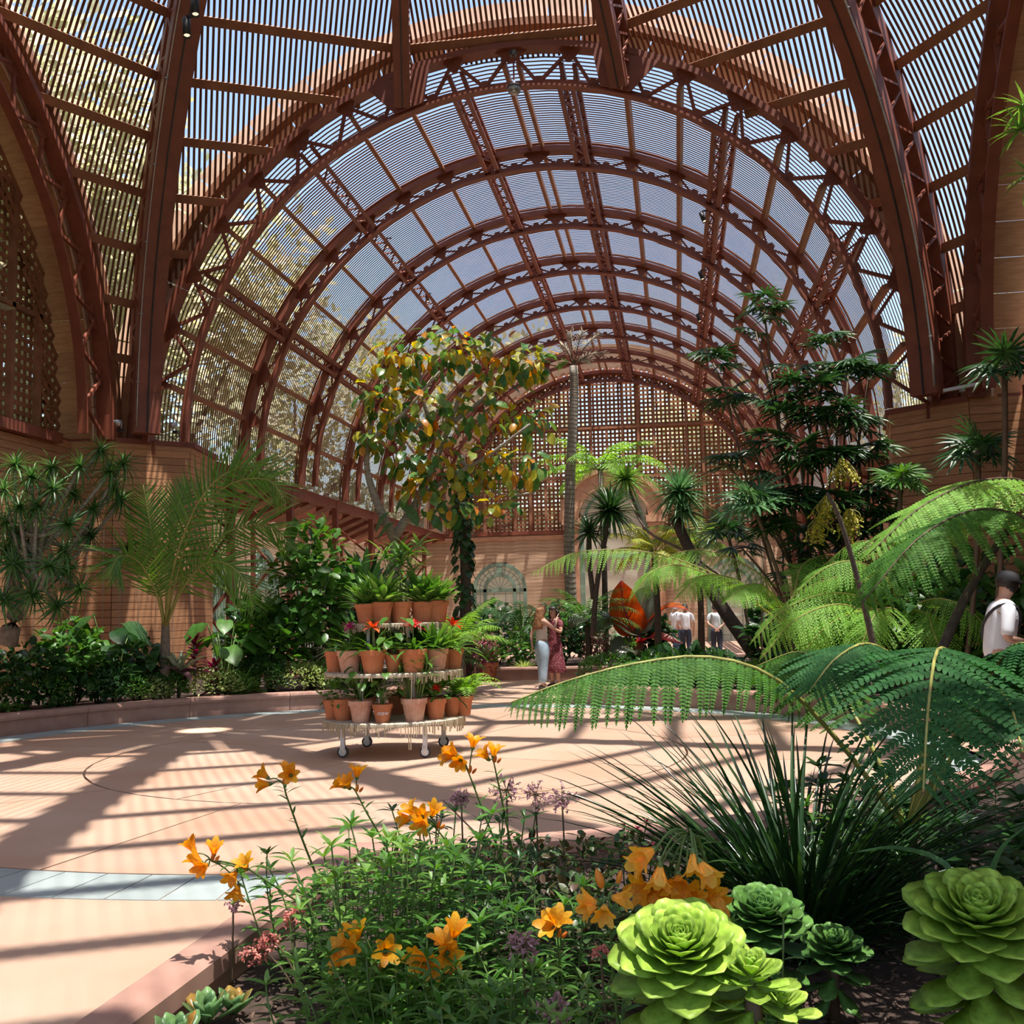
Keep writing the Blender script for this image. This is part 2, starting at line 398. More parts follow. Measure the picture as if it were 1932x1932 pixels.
# spring beams + lath shelf + side walls of the vault
for sx in(-1,1):
    MB().box((sx*(VR+.15),(YF+YE)/2,ZS-.1),(.45,YE-YF,.3)).build('spring_beam',M['steel'],ceil)
    n=int((YE-YF)/.118); i=np.arange(n)
    mb=MB()
    for k in range(n):
        y=YF+.118*(k+.5); mb.beam((sx*(VR+.3),y,ZS-.1),(sx*10.3,y,ZS-.75),.06,.025)
    mb.build('lath_panel',M['lath'],ceil,kind='stuff')
    for k in range(NB):
        y=YF+BAY*(k+.5)
        for yo in(-1.5,0,1.5): MB().beam((sx*(VR+.2),y+yo,ZS-.22),(sx*10.3,y+yo,ZS-.9),.09,.16).build('rafter',M['steel'],ceil)

def wall_planks(parent,p0,p1,z0,z1,holes=(),mat='plank',pitch=.16,back=.05,zcl=None):
    """horizontal boards from p0 to p1 (xy), outward normal to the right of p0->p1 ... boards are box objects with open joints"""
    p0=Vector((*p0,0));p1=Vector((*p1,0)); d=(p1-p0); L=d.length; d.normalize(); n=Vector((d.y,-d.x,0))
    nz=int(round((z1-z0)/pitch)); cache={}
    fr=Matrix(((d.x,n.x,0,p0.x),(d.y,n.y,0,p0.y),(0,0,1,0),(0,0,0,1)))
    for i in range(nz):
        za=z0+pitch*i; zm=za+pitch/2
        spans=[(0,L)]
        for (cx,hw,zs_,zt) in holes:      # window centre along wall, half width, spring z, top
            if zm<zt:
                h=hw if zm<zs_ else hw*math.sqrt(max(0,1-((zm-zs_)/(zt-zs_))**2))
                ns=[]
                for a,b in spans:
                    if cx-h>a: ns.append((a,min(b,cx-h)))
                    if cx+h<b: ns.append((max(a,cx+h),b))
                spans=ns
        for a,b in spans:
            if b-a<.05: continue
            ln=round(b-a,2)
            if ln not in cache: cache[ln]=MB().box((ln/2,0,0),(ln,.03,pitch-.011)).mesh('plank',M[mat])
            ob('plank',cache[ln],parent,fr@Matrix.Translation((a,.015,zm)))
    return fr
def backing(parent,p0,p1,z0,z1,th=.04,holes=()):
    p0=Vector((*p0,0));p1=Vector((*p1,0)); d=(p1-p0); L=d.length; d.normalize(); n=Vector((d.y,-d.x,0))
    fr=Matrix(((d.x,n.x,0,p0.x),(d.y,n.y,0,p0.y),(0,0,1,0),(0,0,0,1)))
    mb=MB(); xs=[0]
    for cx,hw,zs_,zt in sorted(holes): mb.box(((xs[-1]+cx-hw)/2,-.03,(z0+z1)/2),(cx-hw-xs[-1],th,z1-z0),fr); mb.box((cx,-.03,(zt+z1)/2),(2*hw,th,z1-zt),fr); xs.append(cx+hw)
    mb.box(((xs[-1]+L)/2,-.03,(z0+z1)/2),(L-xs[-1],th,z1-z0),fr)
    mb.build('wall_backing',M['gap'],parent)
WIN=[]
def window(n,fr,cx,hw,zs_,zb=0):
    """arched sage green window in a wall frame fr (x along wall, y out, z up)"""
    w_=setting('window_%d'%n); w_.matrix_basis=fr@Matrix.Translation((cx,0,0)); WIN.append(w_)
    def ring(r0,r1,y0,y1,n=20):
        return MB().sweep([[(r*math.cos(PI*i/n),y,zs_+r*math.sin(PI*i/n)) for r,y in((r0,y0),(r1,y0),(r1,y1),(r0,y1))] for i in range(n+1)])
    for r0,r1,nm in((hw-.14,hw+.03,'window_frame'),(hw*.5,hw*.5+.16,'inner_arch')):
        mb=ring(r0,r1,-.06,.07)
        for s_ in(-1,1): mb.box((s_*(r0+r1)/2,.005,(zs_+zb)/2),(r1-r0,.13,zs_-zb))
        mb.build(nm,M['green'],w_)
    MB().box((0,.01,zs_-.02),(2*hw,.12,.16)).build('transom',M['green'],w_)
    MB().box((0,.0,zs_+hw*.82),(.3,.12,hw*.38)).build('keystone_post',M['green'],w_)
    mb=MB()
    for k in range(1,12):
        a=PI*k/12; mb.beam((hw*.6*math.cos(a),0,zs_+hw*.6*math.sin(a)),((hw-.1)*math.cos(a),0,zs_+(hw-.1)*math.sin(a)),.025,.03,(0,1,0))
    for k in range(1,8):
        a=PI*k/8; mb.beam((0,0,zs_),((hw*.5)*math.cos(a),0,zs_+(hw*.5)*math.sin(a)),.02,.03,(0,1,0))
    r=hw*.77; mb.sweep([[(q*math.cos(PI*i/16),y,zs_+q*math.sin(PI*i/16)) for q,y in((r-.012,-.015),(r+.012,-.015),(r+.012,.015),(r-.012,.015))] for i in range(17)])
    z=zb+.3
    while z<zs_: mb.box((0,0,z),(2*hw-.1,.03,.025)); z+=.45
    for s_ in(-1,1):
        for xx in(.22,.75): mb.box((s_*hw*xx,0,(zs_+zb)/2),(.025,.03,zs_-zb))
    mb.build('glazing_bars',M['green'],w_)
    V=[(hw*math.cos(PI*i/20),-.02,zs_+hw*math.sin(PI*i/20)) for i in range(21)]+[(-hw,-.02,zb),(hw,-.02,zb)]
    V=V+[(x,-.03,z) for x,y,z in V]; n_=23
    ob('pane',mesh('pane',V,[tuple(range(n_)),tuple(reversed(range(n_,2*n_)))]+[(i,(i+1)%n_,(i+1)%n_+n_,i+n_) for i in range(n_)],M['glass']),w_)
    return w_

# long side walls of the vault
wl=setting('wall_left'); wr=setting('wall_right'); wn=1
hl=[(BAY*(k+.5)+ .2,1.25,2.6,3.85) for k in range(NB)]
fr=wall_planks(wl,(-10.35,YF),(-10.35,YE),0,ZS-.1,hl,'plankpale'); backing(wl,(-10.35,YF),(-10.35,YE),0,ZS,holes=hl)
for h in hl[:5]: window(wn,fr,h[0],h[1],h[2]); wn+=1
fr=wall_planks(wr,(10.35,YE),(10.35,YF),0,ZS-.1,(),'plankpale'); backing(wr,(10.35,YE),(10.35,YF),0,ZS)
# columns carrying the arches on the left and right of the vault
for k in range(1,NB+1):
    for sx in(-1,1):
        y=YF+BAY*k; t=thing('steel_post','red steel lattice post under the %s end of the %s arch of the long vault'%('left' if sx<0 else 'right',ords[k]),'post',(sx*VR,y,0),0,'posts under the long vault')
        MB().box((0,0,ZS/2),(.18,.18,ZS)).build('post_shaft',M['steel'],t)
        mb=MB(); mb.box((sx*1.2,0,ZS/2-.5),(.12,.12,ZS-1.0)); mb.build('rear_shaft',M['steel'],t)
        for i,(za,zb) in enumerate(((.9,2.4),(2.4,.9),(2.4,3.9),(3.9,2.4),(3.9,5.2))):
            MB().beam((0,0,za),(sx*1.2,0,min(zb,4.9)),.07,.07,(0,1,0)).build('brace',M['steel'],t)
# ------------------------------------------------------------------ dome over the crossing
dome=setting('ceiling.001')
AO,BO=14.2,13.4; AI,BI=12.95,12.2
ribs=[-13.4,13.4,40,76.6,103.4,140,166.6,193.4,220,256.6,283.4,320]
XL=HALF+.25
def inside(x,y): return abs(x)<XS+.25 and abs(y-YC)<XL
def sector(a0,a1,name='lath_panel'):
    a0,a1=R(a0),R(a1); am=(a0+a1)/2; dl=(a1-a0)/2
    e=Vector((math.sin(am),math.cos(am))); t=Vector((math.cos(am),-math.sin(am))); A=AO*math.cos(dl)
    wmax=A*math.tan(dl); n=int(2*wmax/.118); V=[];Q=[]
    for i in range(n):
        wv=-wmax+.118*(i+.5)+ (2*wmax-n*.118)/2; s0=abs(wv)/math.tan(dl)+.05
        # end where the panel leaves the square
        s1=A*.9995
        f=lambda s:inside(s*e.x+wv*t.x,YC+s*e.y+wv*t.y)
        s0=max(s0,2.2)
        if s0>=s1 or not f(s0): continue
        if not f(s1):
            lo,hi=s0,s1
            for _ in range(16):
                mid=(lo+hi)/2
                if f(mid): lo=mid
                else: hi=mid
            s1=lo
        th0,th1=math.asin(s0/A),math.asin(min(1,s1/A)); ns=12
        b=len(V)
        for j in range(ns+1):
            th=th0+(th1-th0)*j/ns
            for rr,ww in((0,-.028),(.01,-.028),(.01,.028),(0,.028)):
                s=(A+rr)*math.sin(th); z=ZS+(BO+rr)*math.cos(th); q=wv+ww
                V.append((s*e.x+q*t.x,YC+s*e.y+q*t.y,z))
        for j in range(ns):
            for k in range(4):
                p=b+j*4+k; p2=b+j*4+(k+1)%4; Q.append((p,p2,p2+4,p+4))
    if V:
        o=ob(name,npmesh(name,np.array(V),np.array(Q),M['lath']),dome); o['kind']='stuff'
    # horizontal beams of the panel
    for dg in (81.5,76.1,70.8,65.5,60.2,54.8,49.3,43.9,38.5,33.1,27.7,22.3,16.9,11.5):
        zz=ZS+BO*math.cos(R(dg)); c=math.sin(R(dg)); s=(A-.12)*c; wm=s*math.tan(dl)
        if s<1: continue
        # clip the beam to the square
        f=lambda q:inside(s*e.x+q*t.x,YC+s*e.y+q*t.y)
        qs=np.linspace(-wm,wm,121); ins=[q for q in qs if f(q)]
        if len(ins)<4: continue
        run=[ins[0]]; runs=[]
        for q in ins[1:]:
            if q-run[-1]>2.5*(qs[1]-qs[0]): runs.append(run); run=[q]
            else: run.append(q)
        runs.append(run)
        for run in runs:
            if run[-1]-run[0]<.3: continue
            p=Vector((s*e.x+run[0]*t.x,YC+s*e.y+run[0]*t.y,zz)); q=Vector((s*e.x+run[-1]*t.x,YC+s*e.y+run[-1]*t.y,zz))
            nrm=Vector((e.x*c,e.y*c,(zz-ZS)/BO)).normalized()
            MB().beam(p,q,.19,.10,nrm).build('purlin',M['beam'],dome)
rr=ribs+[ribs[0]+360]
for i in range(len(ribs)): sector(rr[i],rr[i+1])
# ribs
def make_rib(label,ang,z0):
    t=thing('dome_rib',label,'rib' if label else None,(0,YC,0),-R(ang),'steel ribs of the dome' if label else None)
    if not label: t.parent=dome
    def P(a,b,th,off=0): return Vector((off,a*math.sin(th),ZS+b*math.cos(th)))
    thi=math.acos(max(-1,min(1,(z0-ZS)/BI))); tho=math.acos(max(-1,min(1,((z0 if z0<8 else 14.35)-ZS)/BO)))
    n=24; th_top=math.asin(.9/AI)
    def chord(a,b,th0,wd,dp):
        secs=[]
        for j in range(n+1):
            th=th_top+(th0-th_top)*j/n
            p=P(a,b,th); tg=Vector((0,a*math.cos(th),-b*math.sin(th))).normalized(); nr=Vector((0,-tg.z,tg.y)); 
            if nr.z<0: nr=-nr
            secs.append([p+Vector((s_*wd/2,0,0))+nr*k for s_,k in((-1,-dp/2),(1,-dp/2),(1,dp/2),(-1,dp/2))])
        return MB().sweep(secs)
    wf=.56 if z0<8 else .36
    chord(AI,BI,thi,wf,.30).build('inner_flange',M['steel'],t)
    # the seam strip and cover plates
    chord(AI-.16,BI-.16,thi,.03,.02).build('seam_strip',M['black'],t)
    chord(AO-.2,BO-.2,tho,.38,.3).build('outer_flange',M['steel'],t)
    m_=20
    for j in range(m_):
        a_=th_top+(thi-th_top)*j/m_; b_=th_top+(thi-th_top)*(j+.5)/m_; c_=th_top+(thi-th_top)*(j+1)/m_
        for u_,v_ in((a_,b_),(c_,b_)):
            for o_ in(-.16,.16):
                MB().beam(P(AI,BI,u_,o_),P(AO-.2,BO-.2,v_*1.0,o_),.05,.05,(1,0,0)).build('brace',M['steel'],t)
    for zz in(7.0,11.0):
        if zz<z0: continue
        th=math.acos((zz-ZS)/BI); p=P(AI-.155,BI-.155,th); tg=Vector((0,AI*math.cos(th),-BI*math.sin(th))).normalized(); nr=Vector((0,-tg.z,tg.y))
        MB().beam(p-tg*.35,p+tg*.35,wf-.06,.02,nr).build('cover_plate',M['steel'],t)
    return t
labs={-13.4:'dome rib landing on the front arch, left of the pendant lamp',13.4:'dome rib landing on the front arch, right of the pendant lamp',
 40:'large dome rib standing on the right plank pedestal',320:'large dome rib standing on the left plank pedestal'}
for a in ribs:
    make_rib('red steel '+labs[a] if a in labs else None,a,ZS+.12 if a in(40,140,220,320) else 12.85)
zt=ZS+BI
MB().lathe([(1.1,zt-.3),(1.1,zt+.5),(.9,zt+.5),(.9,zt-.3),(1.1,zt-.3)],24,(0,YC,0)).build('crown_ring',M['steel'],dome)
for k in range(12):
    a0,a1=2*PI*k/12+.01,2*PI*(k+1)/12-.01
    MB().sweep([[(r*math.cos(a),YC+r*math.sin(a),z) for r,z in((.35,zt+.75),(2.5,zt+.62),(2.5,zt+.67),(.35,zt+.8))] for a in(a0,a1)]).build('crown_panel',M['beam'],dome)
# gable boards between dome and vaults + curved rim under the laths
def gable(parent,mw,rim=True):
    t=parent
    def ring(r0,r1,y0,y1,a0,a1,n=2):
        return MB().sweep([[mw@Vector((r*math.sin(a0+(a1-a0)*i/n),y,ZS+r*math.cos(a0+(a1-a0)*i/n))) for r,y in((r0,y0),(r1,y0),(r1,y1),(r0,y1))] for i in range(n+1)])
    for k in range(36):
        a0=-PI/2+PI*k/36; ring(VR+.1,VR+1.35,.30,.34,a0+.002,a0+PI/36-.002).build('gable_board',M['gable'],t)
    ring(VR+.62,VR+.80,.02,.3,-PI/2,PI/2,48).build('rim_timber',M['beam'],t)
g1=setting('wall_front_gable'); gable(g1,Matrix.Translation((0,YF,0)))
for sx,nm in((-1,'wall_left_gable'),(1,'wall_right_gable')):
    g2=setting(nm); gable(g2,Matrix.Translation((sx*XS,YS,0))@Matrix.Rotation(-sx*PI/2,4,'Z'))
g3=setting('wall_back_gable'); gable(g3,Matrix.Translation((0,YC-HALF,0))@Matrix.Rotation(PI,4,'Z'))
# ------------------------------------------------------------------ corner pedestals
def pedestal(name,sx,sy):
    t=setting(name)
    # plan outline around the corner (mirrored): room side faces
    pts=[(10.6,8.3),(10.15,8.35),(10.12,9.9),(9.12,9.98),(7.85,11.1),(8.15,13.0)]
    P=[(sx*x,YC+sy*y) for x,y in pts]
    if sx*sy<0: P=P[::-1]
    if sx*sy>0: P=P
    for a,b in zip(P[:-1],P[1:]):
        # outward normal must face the room: choose direction
        wall_planks(t,b,a,0,ZS-.05,(),'plank',.165) ; backing(t,b,a,0,ZS-.05)
    # cap
    poly=P+[(sx*10.9,YC+sy*13.0),(sx*10.9,YC+sy*8.4)] if sx*sy>0 else P+[(sx*10.9,YC+sy*8.4),(sx*10.9,YC+sy*13.0)]
    cx=sum(p[0] for p in poly)/len(poly); cy=sum(p[1] for p in poly)/len(poly); n=len(poly)
    for z0,z1,k,mt in((ZS-.16,ZS-.04,1.03,'plank'),(ZS-.04,ZS+.08,1.06,'steel')):
        V=[(cx+(x-cx)*k,cy+(y-cy)*k,z) for z in(z0,z1) for x,y in poly]
        F=[tuple(range(n)),tuple(reversed(range(n,2*n)))]+[(i,(i+1)%n,(i+1)%n+n,i+n) for i in range(n)]
        ob('cap_moulding',mesh('cap',V,F,M[mt]),t)
    return t
pedestal('wall_left_pedestal',-1,1); pedestal('wall_right_pedestal',1,1); pedestal('wall_back_left_pedestal',-1,-1); pedestal('wall_back_right_pedestal',1,-1)

# ------------------------------------------------------------------ side lattice walls of the crossing
def lattice_grid(x0,x1,z0,z1,pitch,wd,keep,diag=False):
    """list of bars ((x,z),(x,z)) clipped by keep(x,z)"""
    bars=[]
    def clip(p,q):
        n=60; pr=None; run=[]
        for i in range(n+1):
            x=p[0]+(q[0]-p[0])*i/n; z=p[1]+(q[1]-p[1])*i/n
            if keep(x,z): run.append((x,z))
            else:
                if len(run)>1: bars.append((run[0],run[-1]))
                run=[]
        if len(run)>1: bars.append((run[0],run[-1]))
    if not diag:
        x=x0
        while x<=x1: clip((x,z0),(x,z1)); x+=pitch
        z=z0
        while z<=z1: clip((x0,z),(x1,z)); z+=pitch
    else:
        h=z1-z0; c=x0-h
        while c<=x1: clip((c,z0),(c+h,z1)); clip((c+h,z0),(c,z1)); c+=pitch*1.414
    return bars
def lattice_wall(parent,mw,w,keep,pitch,wd,z0,z1,diag=False,th=.018):
    mb=MB(); bars=lattice_grid(-w,w,z0,z1,pitch,wd,keep,diag)
    for i,(p,q) in enumerate(bars):
        dx=q[0]-p[0]; vert=abs(dx)<1e-6 if not diag else (q[1]-p[1])*dx>0
        y=.012 if vert else -.012
        mb.beam(mw@Vector((p[0],y,p[1])),mw@Vector((q[0],y,q[1])),wd,th,(mw.to_3x3()@Vector((0,1,0))))
    o=mb.build('lattice',M['lattice'],parent,kind='stuff'); return o
for sx,nm in((-1,'wall_left'),(1,'wall_right')):
    t=setting(nm+'.001'); mw=Matrix.Translation((sx*(XS+1.15),YS,ZS))@Matrix.Rotation(PI/2,4,'Z')
    lattice_wall(t,mw,8.5,lambda x,z:x*x+z*z<8.35**2,.2,.1,0,8.5)
    lattice_wall(t,Matrix.Translation((sx*(XS+1.0),YS,ZS))@Matrix.Rotation(PI/2,4,'Z'),8.6,lambda x,z:7.7**2<x*x+z*z<8.45**2,.2,.1,0,8.5,True)
    for k in range(-8,9):
        x=k*.95; h=math.sqrt(8.4**2-x*x) if abs(x)<8.4 else 0
        if h>0: MB().box((sx*(XS+1.06),YS+x,ZS+h/2),(.14,.12,h)).build('lattice_post',M['beam'],t)
    for z in(2.6,5.2):
        h=math.sqrt(8.4**2-z*z); MB().box((sx*(XS+1.04),YS,ZS+z),(.1,2*h,.1)).build('lattice_rail',M['beam'],t)
    wall_planks(t,(sx*(XS+.95),YC+sx*9),(sx*(XS+.95),YC-sx*9),0,ZS-.1,(),'plank',.165); backing(t,(sx*(XS+.95),YC+sx*9),(sx*(XS+.95),YC-sx*9),0,ZS)
    MB().box((sx*(XS+1.05),YC,ZS-.02),(.7,18.5,.22)).build('ledge',M['steel'],t)
    # boarded vault stub behind the side arch
    for k in range(40):
        a0=-PI/2+PI*k/40+.0003; a1=a0+PI/40-.0006
        MB().sweep([[(sx*(XS+xx),YS+r*math.sin(a),ZS+r*math.cos(a)) for xx,r in((.1,VR+.22),(1.3,VR+.22),(1.3,VR+.26),(.1,VR+.26))] for a in(a0,(a0+a1)/2,a1)]).build('roof_board',M['plank'],t)

# ------------------------------------------------------------------ end wall
we=setting('wall_end'); EW=[(10.35-5.62,1.36,2.75,4.11),(10.35+6.1,1.36,2.70,4.06)]
fr=wall_planks(we,(-10.35,YE-.1),(10.35,YE-.1),0,ZS-.1,EW,'plankpale',.18); backing(we,(-10.35,YE-.1),(10.35,YE-.1),0,ZS,holes=EW)
for h in EW: window(wn,fr,h[0],h[1],h[2]); wn+=1
mwE=Matrix.Translation((0,YE+.35,ZS))
lattice_wall(we,mwE,8.4,lambda x,z:x*x+z*z<8.3**2,.215,.105,.05,8.4)
lattice_wall(we,Matrix.Translation((0,YE+.1,ZS)),8.6,lambda x,z:7.7**2<x*x+z*z<8.5**2,.2,.1,0,8.5,True)
for k in range(-10,11):
    x=k*.8; h=math.sqrt(8.3**2-x*x) if abs(x)<8.3 else 0
    if h>.2: MB().box((x,YE+.24,ZS+h/2),(.13,.14,h)).build('lattice_post',M['beam'],we)
for z in(2.75,5.3):
    h=math.sqrt(8.3**2-z*z); MB().box((0,YE+.2,ZS+z),(2*h,.1,.12)).build('lattice_rail',M['beam'],we)
MB().box((0,YE-.05,ZS+.02),(20.5,.4,.2)).build('ledge',M['steel'],we)
MB().box((0,YE-.1,ZS-.22),(20.5,.24,.16)).build('ledge_moulding',M['terra'],we)
# solid boards above the spring line outside the arch
for k in range(20):
    a0=-PI/2+PI*k/20
    MB().sweep([[Vector((r*math.sin(a),y,ZS+r*math.cos(a))) for r,y in((VR-.05,YE+.4),(VR+1.2,YE+.4),(VR+1.2,YE+.45),(VR-.05,YE+.45))] for a in(a0,a0+PI/20)]).build('gable_board',M['plankpale'],we)
# entrance surround in the middle of the end wall
door=setting('door_1',(0.25,YE-.35,0))
def dring(r0,r1,y0,y1,zc,n=24): return MB().sweep([[(r*math.cos(PI*i/n),y,zc+r*math.sin(PI*i/n)) for r,y in((r0,y0),(r1,y0),(r1,y1),(r0,y1))] for i in range(n+1)])
dring(1.75,2.45,-.2,.2,6.1).build('surround_arch',M['terra'],door)
dring(2.45,2.7,-.3,.2,6.1).build('surround_moulding',M['terra'],door)
for s_ in(-1,1):
    MB().box((s_*2.1,0,3.05),(.7,.4,6.1)).build('pilaster',M['terra'],door)
    mb=MB().box((s_*2.1,-.06,6.1),(.95,.55,.35)); mb.box((s_*2.1,-.03,5.8),(.82,.48,.2)); mb.box((s_*2.1,-.03,.2),(.85,.5,.4)); mb.build('capital',M['terra'],door)
    MB().box((s_*2.45,-.1,6.75),(.3,.35,.9)).build('finial',M['terra'],door)
dring(1.35,1.5,-.03,.05,6.1).build('fanlight_frame',M['green'],door)
for s_ in(-1,1): MB().box((s_*1.62,.0,3.1),(.24,.1,6.1)).build('door_frame',M['green'],door)
MB().box((0,0,4.3),(3.1,.1,.2)).build('door_rail',M['green'],door)
MB().box((0,.05,3.9),(3.3,.04,7.8)).build('pane',M['glass'],door)

# ------------------------------------------------------------------ outside ground
ground=setting('ground_outside'); MB().box((0,40,-.3),(400,400,.1)).build('lawn',surf('lawn',(.10,.16,.05),(.06,.10,.03),.9,1),ground)
# ================================================================== plant toolkit
def prof(shape,t):
    if shape=='lance': return math.sin(PI*min(1,max(0,t))**.75)**.9 if 0<t<1 else 0.02
    if shape=='strap': return min(1,t*6+.45)*(1-t**5)**.8 if t<1 else 0.02
    if shape=='grass': return (1-t)**.55 if t<1 else .02
    if shape=='oval': return math.sin(PI*t)**.55 if 0<t<1 else .04
    if shape=='heart': return (math.sin(PI*min(1,t*.86+.14))**.7) if t<1 else .03
    if shape=='aeon': return (.30+.70*math.sin(PI*.5*min(1,t/.72))**1.6) if t<.72 else math.sqrt(max(.03,1-((t-.72)/.29)**2))
    if shape=='spoon': return .22+.78*math.sin(PI*(max(0,min(1,(t-.12)/.88)))**1.5)**.8 if t<.999 else .15
    return 1
def T_leaf(shape='lance',W=.2,droop=.6,fold=.25,seg=4,e0=0.0,wave=0,thick=0,x0=0):
    """leaf template of unit length along +X, face up +Z"""
    V=[];F=[];x=x0;z=0;n=3 if not thick else 4
    for i in range(seg+1):
        t=i/seg; w_=W/2*prof(shape,t); a=e0-droop*t
        if i>0: x+=math.cos(a)/seg; z+=math.sin(a)/seg
        nx,nz=-math.sin(a),math.cos(a); up=fold*w_+wave*math.sin(t*9)*w_
        V+= [(x+nx*up,w_,z+nz*up),(x,0,z),(x+nx*up,-w_,z+nz*up)]
        if thick: V.append((x-nx*thick*prof(shape,t),0,z-nz*thick*prof(shape,t)))
    for i in range(seg):
        a=i*n
        for k in range(n if thick else 2):
            k2=(k+1)%n; F.append((a+k,a+k2,a+k2+n,a+k+n))
    if thick: F.append((0,3,2,1)); b=seg*4; F.append((b,b+1,b+2,b+3))
    return np.array(V,float),np.array(F)
def npm(m): return np.array([[m[i][j] for j in range(4)] for i in range(4)])
def merge(T,mats):
    V,F=T; n=len(V); Mx=np.array([npm(m) if not isinstance(m,np.ndarray) else m for m in mats])
    Vh=np.c_[V,np.ones(n)]; W_=np.einsum('kij,nj->kni',Mx,Vh)[:,:,:3].reshape(-1,3)
    Q=(F[None]+(np.arange(len(mats))*n)[:,None,None]).reshape(-1,F.shape[1])
    return W_,Q
def join(parts):
    Vs=[];Fs=[];n=0
    for V,F in parts: Vs.append(V);Fs.append(F+n);n+=len(V)
    return np.concatenate(Vs),np.concatenate(Fs)
def tmesh(name,T,mat,smooth=True): return npmesh(name,T[0],T[1],mat,smooth)
def Sc(x,y=None,z=None): y=x if y is None else y; z=x if z is None else z; return Matrix.Diagonal((x,y,z,1))
def Tr(*a): return Matrix.Translation(a if len(a)==3 else a[0])
def Rx(a,ax='X'): return Matrix.Rotation(a,4,ax)
def frame(p,d,up=(0,0,1),s=1,sy=None):
    """matrix with +X along d, +Z near up"""
    d=Vector(d).normalized(); u=Vector(up); y=u.cross(d)
    if y.length<1e-4: y=Vector((0,1,0)).cross(d) if abs(d.y)<.9 else Vector((1,0,0)).cross(d)
    y.normalize(); z=d.cross(y); m=Matrix.Identity(4)
    for i in range(3): m[i][0]=d[i]*s; m[i][1]=y[i]*(sy or s); m[i][2]=z[i]*s; m[i][3]=p[i]
    return m
def leaves(parent,T,mat,mats,name='leaf',limit=300,cache={}):
    k=(id(T),id(mat))
    if k not in cache: cache[k]=(tmesh(name,T,mat),T)
    me=cache[k][0]
    mats=list(mats)
    for m in mats[:limit]: ob(name,me,parent,m)
    if len(mats)>limit:
        V,Q=merge(T,mats[limit:]); o=ob('foliage',npmesh('foliage',V,Q,mat,True),parent); o['kind']='stuff'
def stuff(parent,T,mat,mats,name='foliage'):
    V,Q=merge(T,mats); o=ob(name,npmesh(name,V,Q,mat,True),parent); o['kind']='stuff'; return o
def rosette(n,e_out,e_in,s_out,s_in,r0=.0,h=0,jit=.12,power=1,az0=None):
    out=[]; az0=rng.random()*6.28 if az0 is None else az0
    for i in range(n):
        t=(i/(max(1,n-1)))**power; az=az0+i*2.39996; e=e_out+(e_in-e_out)*t+rng.uniform(-jit,jit); s_=(s_out+(s_in-s_out)*t)*rng.uniform(.88,1.1)
        out.append(Rx(az,'Z')@Tr(r0,0,h*t)@Rx(-e,'Y')@Rx(rng.uniform(-jit,jit),'X')@Sc(s_))
    return out
def bushm(n,c,r,s,outw=.8,up=.35,jit=.5,shell=.55,zmin=-.75,face=.6,fy=None):
    """n leaves in an ellipsoidal crown"""
    out=[]
    while len(out)<n:
        u=Vector((rng.gauss(0,1),rng.gauss(0,1),rng.gauss(0,1))).normalized()
        if u.z<zmin: continue
        k=shell+(1-shell)*rng.random()**.6
        p=Vector((c[0]+u.x*r[0]*k,c[1]+u.y*r[1]*k,c[2]+u.z*r[2]*k))
        d=u*outw+Vector((rng.gauss(0,jit),rng.gauss(0,jit),up+rng.gauss(0,jit)*.6))
        nrm=Vector((u.x*face+rng.gauss(0,.35),u.y*face+rng.gauss(0,.35),1))
        out.append(frame(p,d,nrm,s*rng.uniform(.7,1.25)))
    return out
def stems(parent,pts_list,r,mat,name='stem',n=5,smooth=True):
    for pts in pts_list:
        rs=[r*(1-.5*i/(len(pts)-1)) for i in range(len(pts))]
        MB().tube(pts,rs,n).build(name,mat,parent,smooth)
def curve(p,q,bend=(0,0,0),n=6):
    p=Vector(p);q=Vector(q);b=Vector(bend); return [p.lerp(q,i/n)+b*(4*(i/n)*(1-i/n)) for i in range(n+1)]
def rachis(L,e0,arch,n=14,side=0):
    """points of an arching rachis in the XZ plane starting at the origin"""
    P=[Vector((0,0,0))];x=z=y=0
    for i in range(n):
        t=(i+.5)/n; a=e0-arch*t**1.2; x+=math.cos(a)*L/n; z+=math.sin(a)*L/n; y+=side*t*L/n; P.append(Vector((x,y,z)))
    return P
def sample(P,t):
    k=t*(len(P)-1); i=min(int(k),len(P)-2); return P[i].lerp(P[i+1],k-i),(P[i+1]-P[i]).normalized()
def frond(parent,P,nl,leaf_me,lenf,ang0,ang1,rmat,rr,t0=.15,hang=.15,name='frond',lname='leaflet',stuffT=None,mat=None,mw=None,yflat=1.0,vee=.0):
    """a frond part: rachis mesh with paired leaflets as sub-parts (or joined when stuffT is given)"""
    f=MB().tube(P,[rr*(1-.8*i/(len(P)-1)) for i in range(len(P))],5).build(name,rmat,parent,True)
    if mw is not None: f.matrix_basis=mw
    ms=[]
    for i in range(nl):
        u=(i+.5)/nl; t=t0+(1-t0)*u; p,d=sample(P,t)
        side0=Vector((0,1,0)); up=d.cross(side0)
        if up.z<0 and abs(d.z)<.98: up=-up
        L=lenf(u); a=ang0+(ang1-ang0)*u
        for s_ in(-1,1):
            sv=side0*s_
            dd=sv*math.cos(a)+d*math.sin(a)+up*vee+Vector((0,0,-hang*rng.uniform(.6,1.4)))+Vector((rng.gauss(0,.03),rng.gauss(0,.03),rng.gauss(0,.03)))
            ms.append(frame(p,dd,up if up.z>0 else (0,0,1),L,L*yflat))
    if stuffT is not None:
        V,Q=merge(stuffT,ms); o=ob('leaflets',npmesh('leaflets',V,Q,mat,True),f); o['kind']='stuff'
    else:
        for m in ms: ob(lname,leaf_me,f,m)
    return f
